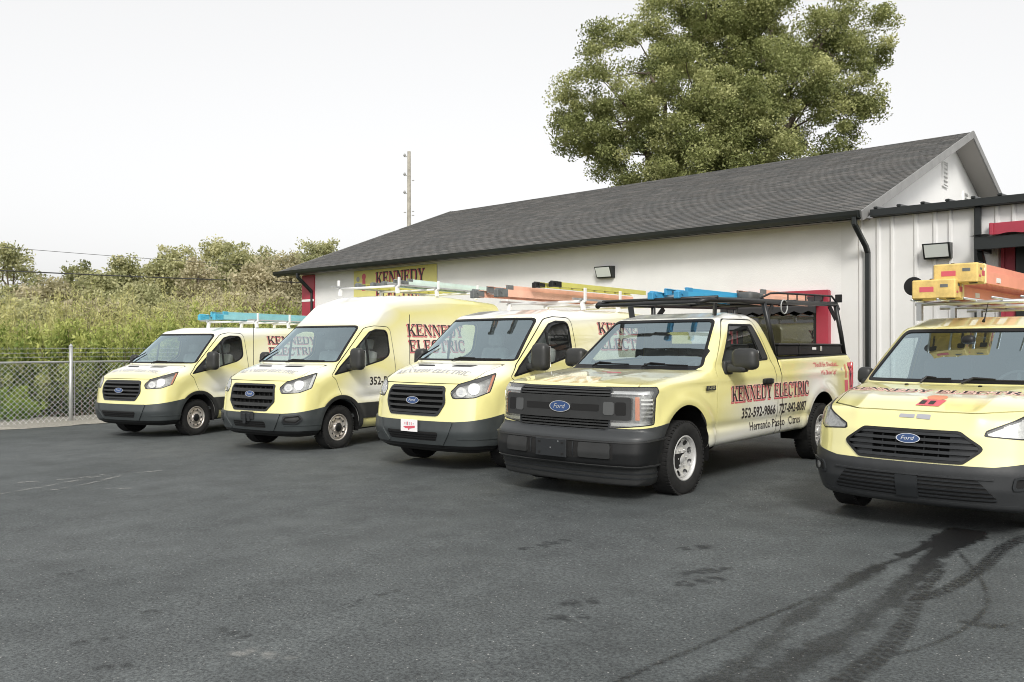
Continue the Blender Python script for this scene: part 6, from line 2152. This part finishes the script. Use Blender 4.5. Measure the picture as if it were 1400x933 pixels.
    dr, body, g2 = seam(body, lambda V: np.maximum(sdpoly(dp, X(V), Z(V)), .4 - Y(V)), .0045)
    for s_ in (-1, 1):
        h = split(dr, -s_ * dr.V[:, 1])[0]
        do = put('door', solid(h, 0, .012), PAINT, t)
        hb = rbox((2.55, s_ * .925, 1.0), (.2, .05, .045), .018, 5)
        mk('door_handle', hb[0], hb[1], PLAST, do, smooth=True)
    put('panel_gap', merge(g1, g2).off(-.010), SEAL, t)
    put('body', body, PAINT, t)
    # cabin
    V, F = rbox((1.50, 0, .96), (.62, 1.56, .34), .12, 8)
    mk('dashboard', V, F, DASH, t, smooth=True)
    mk('cabin_floor', *box((2.1, 0, .42), (1.7, 1.6, .06)), DASH, t)
    mk('bulkhead', *box((2.95, 0, 1.0), (.03, 1.5, 1.15)), DASH, t)
    for s_ in (-1, 1): seat(t, 2.02, s_ * .38, .70, SEATD)
    steering_wheel(t, (1.76, -.38, 1.09))
    V, F = rbox((1.80, 0, 1.56), (.05, .24, .07), .025, 5)
    mk('rear_view_mirror', V, F, BLACK, t, smooth=True)
    V, F = rbox((1.66, 0, 1.55), (.10, .12, .10), .04, 5)
    mk('sensor_housing', V, F, BLACK, t, smooth=True)
    wipers(t, f, [(-.12, 1.185, -.62, 1.18), (.22, 1.185, -.02, 1.19)], 1)
    for s_ in (-1, 1):
        mirror(t, s_, (1.68, s_ * .97, 1.20), (.13, .15, .17), (1.66, s_ * .87, 1.13))
        wheel_well(t, AX, AZ + .02, .39, .52, .89); wheel_well(t, RA, AZ + .02, .38, .52, .89)
        wheel(t, (AX, s_ * .785, AZ), s_, TR, .215, .205, 'van')
        wheel(t, (RA, s_ * .785, AZ), s_, TR, .215, .205, 'van')
    mk('antenna', *tube([(1.95, -.05, 1.735), (1.99, -.052, 1.77), (2.08, -.058, 1.92)], [.016, .006, .003], 6), SEAL, t)
    # roof rack: two cross members on feet with long bars
    rk = mk('rack', *tube([(2.1, -.72, 1.93), (2.1, .62, 1.93)], .020, 8), SILVER, t, smooth=True)
    for x in (3.2, 4.2): mk('rack_crossbar', *tube([(x, -.72, 1.93), (x, .72, 1.93)], .020, 8), SILVER, rk, smooth=True)
    for y in (-.66, -.42, -.18, .06, .30, .54):
        mk('rack_bar', *tube([(1.74, y, 1.955), (4.45, y, 1.955)], .012, 8), SILVER, rk, smooth=True)
    for x in (2.1, 3.2, 4.2):
        for s_ in (-1, 1):
            V, F = bar((x, s_ * .58, 1.76), (x, s_ * .58, 1.93), .05, .06)
            mk('rack_foot', V, F, SILVER, rk)
    V, F = lathe([(.001, -.012), (.085, -.012), (.09, -.006), (.09, .006), (.085, .012), (.001, .012)], 28)
    return t, f

# ================================================================== vehicles in their bays
def park(t, cx, yf, yaw=0.0, pitch=0.0):
    """cx, yf: where the middle of the nose stands; yaw turns the nose"""
    t.location = (cx, yf, float(gz(cx)))
    t.rotation_euler = (0, -pitch, R(90) + yaw)
    bpy.context.view_layer.update()
def on(t, p):
    return tuple(t.matrix_world @ Vector(p))
BLUEL = mat('ladder_blue', (.05, .33, .55), .45)
TEAL = mat('ladder_teal', (.27, .56, .61), .5, var=(3, .15))
MINT = mat('ladder_mint', (.62, .74, .68), .5, var=(3, .12))
SALM = mat('ladder_orange', (.78, .33, .23), .5, var=(3, .10))
SALM2 = mat('ladder_pale_orange', (.78, .45, .33), .55, var=(3, .15))
LIME = mat('ladder_yellow', (.58, .55, .14), .5, var=(3, .12))
FOOTG = mat('ladder_boot', (.14, .15, .15), .6, var=(8, .3))
CARD = mat('sleeve_card', (.72, .52, .18), .75, var=(9, .25))
CARD2 = mat('sleeve_end', (.82, .70, .36), .75)

van_c, fc = transit('panel_van', 'yellow low roof van with a decorated front plate, parked beside the pickup truck', False, False, 'yellow work vans parked in a row')
park(van_c, -7.996, 7.44, R(1.35))
van_a = copy_tree(van_c)
van_a['label'] = 'yellow low roof van nearest the chain-link fence, with a teal ladder'
park(van_a, -15.96, 7.33, R(13.45))
van_b, fb = transit('panel_van', 'yellow taller van with raised white roof and octagonal grille, second from the fence', True, True, 'yellow work vans parked in a row')
park(van_b, -11.76, 7.46, R(7.2))
truck, ft = pickup('pickup_truck', 'yellow pickup truck with black ladder rack and black front bumper')
park(truck, -5.26, 6.908, R(-1.03))
conn, fn = compact_van('compact_van', 'small yellow van nearest the camera with orange ladders on its roof')
conn['group'] = 'yellow work vans parked in a row'
park(conn, -1.944, 7.205, R(-3.77))

# front plates
pl = mk('front_plate', *box((-.030, 0, .585), (.008, .30, .155), bev=.002), mat('plate_white', (.80, .78, .78), .4), van_c)
for kk, (yy, hh) in enumerate(((.07, .03), (.045, .04), (.02, .045), (-.01, .04), (-.045, .035), (-.08, .02))):
    mk('plate_mark', *box((-.0350, yy, .610), (.002, .012, hh)), TXTGREY if kk % 2 else TXTRED, pl)
q = fieldgrid(.3, .1, -.15, -.05, .008, lambda a, b: np.minimum(sdpoly(fillet([(-.11, -.005), (.11, .012), (.11, -.018), (.02, -.03), (-.06, -.028)]), a, b), np.hypot(a, b + .038) - .012))
put('plate_emblem', TM(np.stack([np.full(len(q.V), -.0355), -q.V[:, 0], .575 + q.V[:, 1]], 1), np.tile([-1., 0, 0], (len(q.V), 1)), q.F), TXTRED, pl)
pb = mk('plate_bracket', *join(box((-.022, 0, .585), (.012, .30, .12), bev=.004), box((-.030, .05, .53), (.03, .06, .16), bev=.004), box((-.030, -.05, .55), (.02, .05, .12), bev=.004)), GRILLE, van_b)

# roof racks on the vans
def van_rack(t, zr, xs, half=.70, post=None, m=WHITE):
    rk = mk('rack', *tube([(xs[0], -half - .06, zr), (xs[0], half + .06, zr)], .020, 8), m, t, smooth=True)
    for x in xs:
        if x != xs[0]: mk('rack_crossbar', *tube([(x, -half - .06, zr), (x, half + .06, zr)], .020, 8), m, rk, smooth=True)
        for s in (-1, 1):
            mk('rack_foot', *bar((x, s * (half + .02), zr - .13), (x, s * half, zr), .06, .05), m, rk)
            if post: mk('rack_upright', *box((x, s * (half + .05), zr + post / 2), (.05, .03, post), bev=.005), m, rk)
    for s in (-1, 1):
        mk('rack_rail', *bar((xs[0] - .25, s * half, zr + .03), (xs[-1] + .2, s * half, zr + .03), .03, .03), SILVER, rk)
    return rk
van_rack(van_a, 2.28, (2.9, 3.9, 5.0), post=.18)
van_rack(van_c, 2.28, (2.9, 3.9, 5.0), post=.20)
van_rack(van_b, 2.76, (2.75, 3.9, 5.2), post=.16)
RY = R(90)
def lad(t, p, yaw=0.0, pitch=0.0, **k):
    o = ladder('ladder', k.pop('label'), k.pop('L'), k.pop('W'), k.pop('col'), k.pop('feet'), 'ladders carried on the vehicle roofs', **k)
    o.location = on(t, p); o.rotation_euler = (0, -pitch, t.rotation_euler.z + yaw)
    return o
lad(van_a, (2.05, -.25, 2.31), L=3.4, W=.42, col=TEAL, feet=mat('ladder_teal_end', (.07, .36, .50), .5), label='teal fibreglass ladder on the roof of the van nearest the fence', rail=.10)
lad(van_b, (3.15, -.30, 2.80), L=3.0, W=.42, col=MINT, feet=FOOTG, label='pale mint ladder on the roof of the taller van', rail=.085)
lad(van_b, (3.2, .42, 2.80), L=2.6, W=.40, col=LIME, feet=FOOTG, label='yellow green ladder at the far side of the taller van roof', rail=.08, two=False)
lad(van_c, (1.50, -.05, 2.31), L=3.6, W=.44, col=SALM2, feet=FOOTG, label='pale orange ladder with grey boots on the van beside the pickup', rail=.10)
lad(van_c, (2.25, -.52, 2.47), L=2.6, W=.30, col=LIME, feet=BLACK, label='lime ladder lying on top of the pale orange ladder', rail=.07, two=False)
lad(truck, (2.05, -.12, 2.135), L=1.9, W=.36, col=BLUEL, feet=mat('ladder_blue_end', (.04, .25, .45), .5), label='bright blue ladder on the pickup rack', rail=.078)
lad(truck, (4.0, -.15, 2.16), L=1.7, W=.42, col=SALM2, feet=FOOTG, label='pale orange ladder inside the stake rails of the pickup rack', rail=.11)
for (y, z, lb, x0) in ((.34, 1.975, 'orange ladder with a card sleeve, lower of two on the small van', 1.88), (.16, 2.125, 'orange ladder with a card sleeve, upper of two on the small van', 1.95)):
    o = lad(conn, (x0, y, z), L=4.2, W=.30, col=SALM, feet=BLACK, label=lb, rail=.125)
    s = mk('end_sleeve', *box((.0, 0, .08), (.28, .40, .19), bev=.012), CARD, o)
    mk('sleeve_tape', *box((.115, 0, .08), (.06, .408, .198), bev=.010), CARD2, s)
    for (xx, zz, w, h, m_) in ((.16, .08, .09, .05, TXTRED), (.05, .12, .06, .02, FOOTG), (-.02, .05, .05, .02, TXTRED), (.25, .12, .05, .03, WHITE)):
        mk('sleeve_print', *box((xx * .6 - .06, -.2005, zz), (w, .004, h)), m_, s)
    mk('sleeve_print', *box((-.1405, .06, .08), (.004, .13, .05)), TXTRED, s)
    mk('sleeve_print', *box((-.1405, -.10, .11), (.004, .07, .03)), FOOTG, s)
    mk('rail_label', *box((.75, -.1565, .05), (.15, .004, .05)), WHITE, o)
V, F = lathe([(.001, -.012), (.088, -.012), (.095, -.004), (.095, .004), (.088, .012), (.001, .012)], 30)
d = mk('rack_roller', V, F, BLACK, conn.children[0].parent and [c for c in conn.children if c.name.startswith('rack')][0], smooth=False)
d.rotation_euler = (0, 0, R(90)); d.location = (1.86, .56, 2.10)
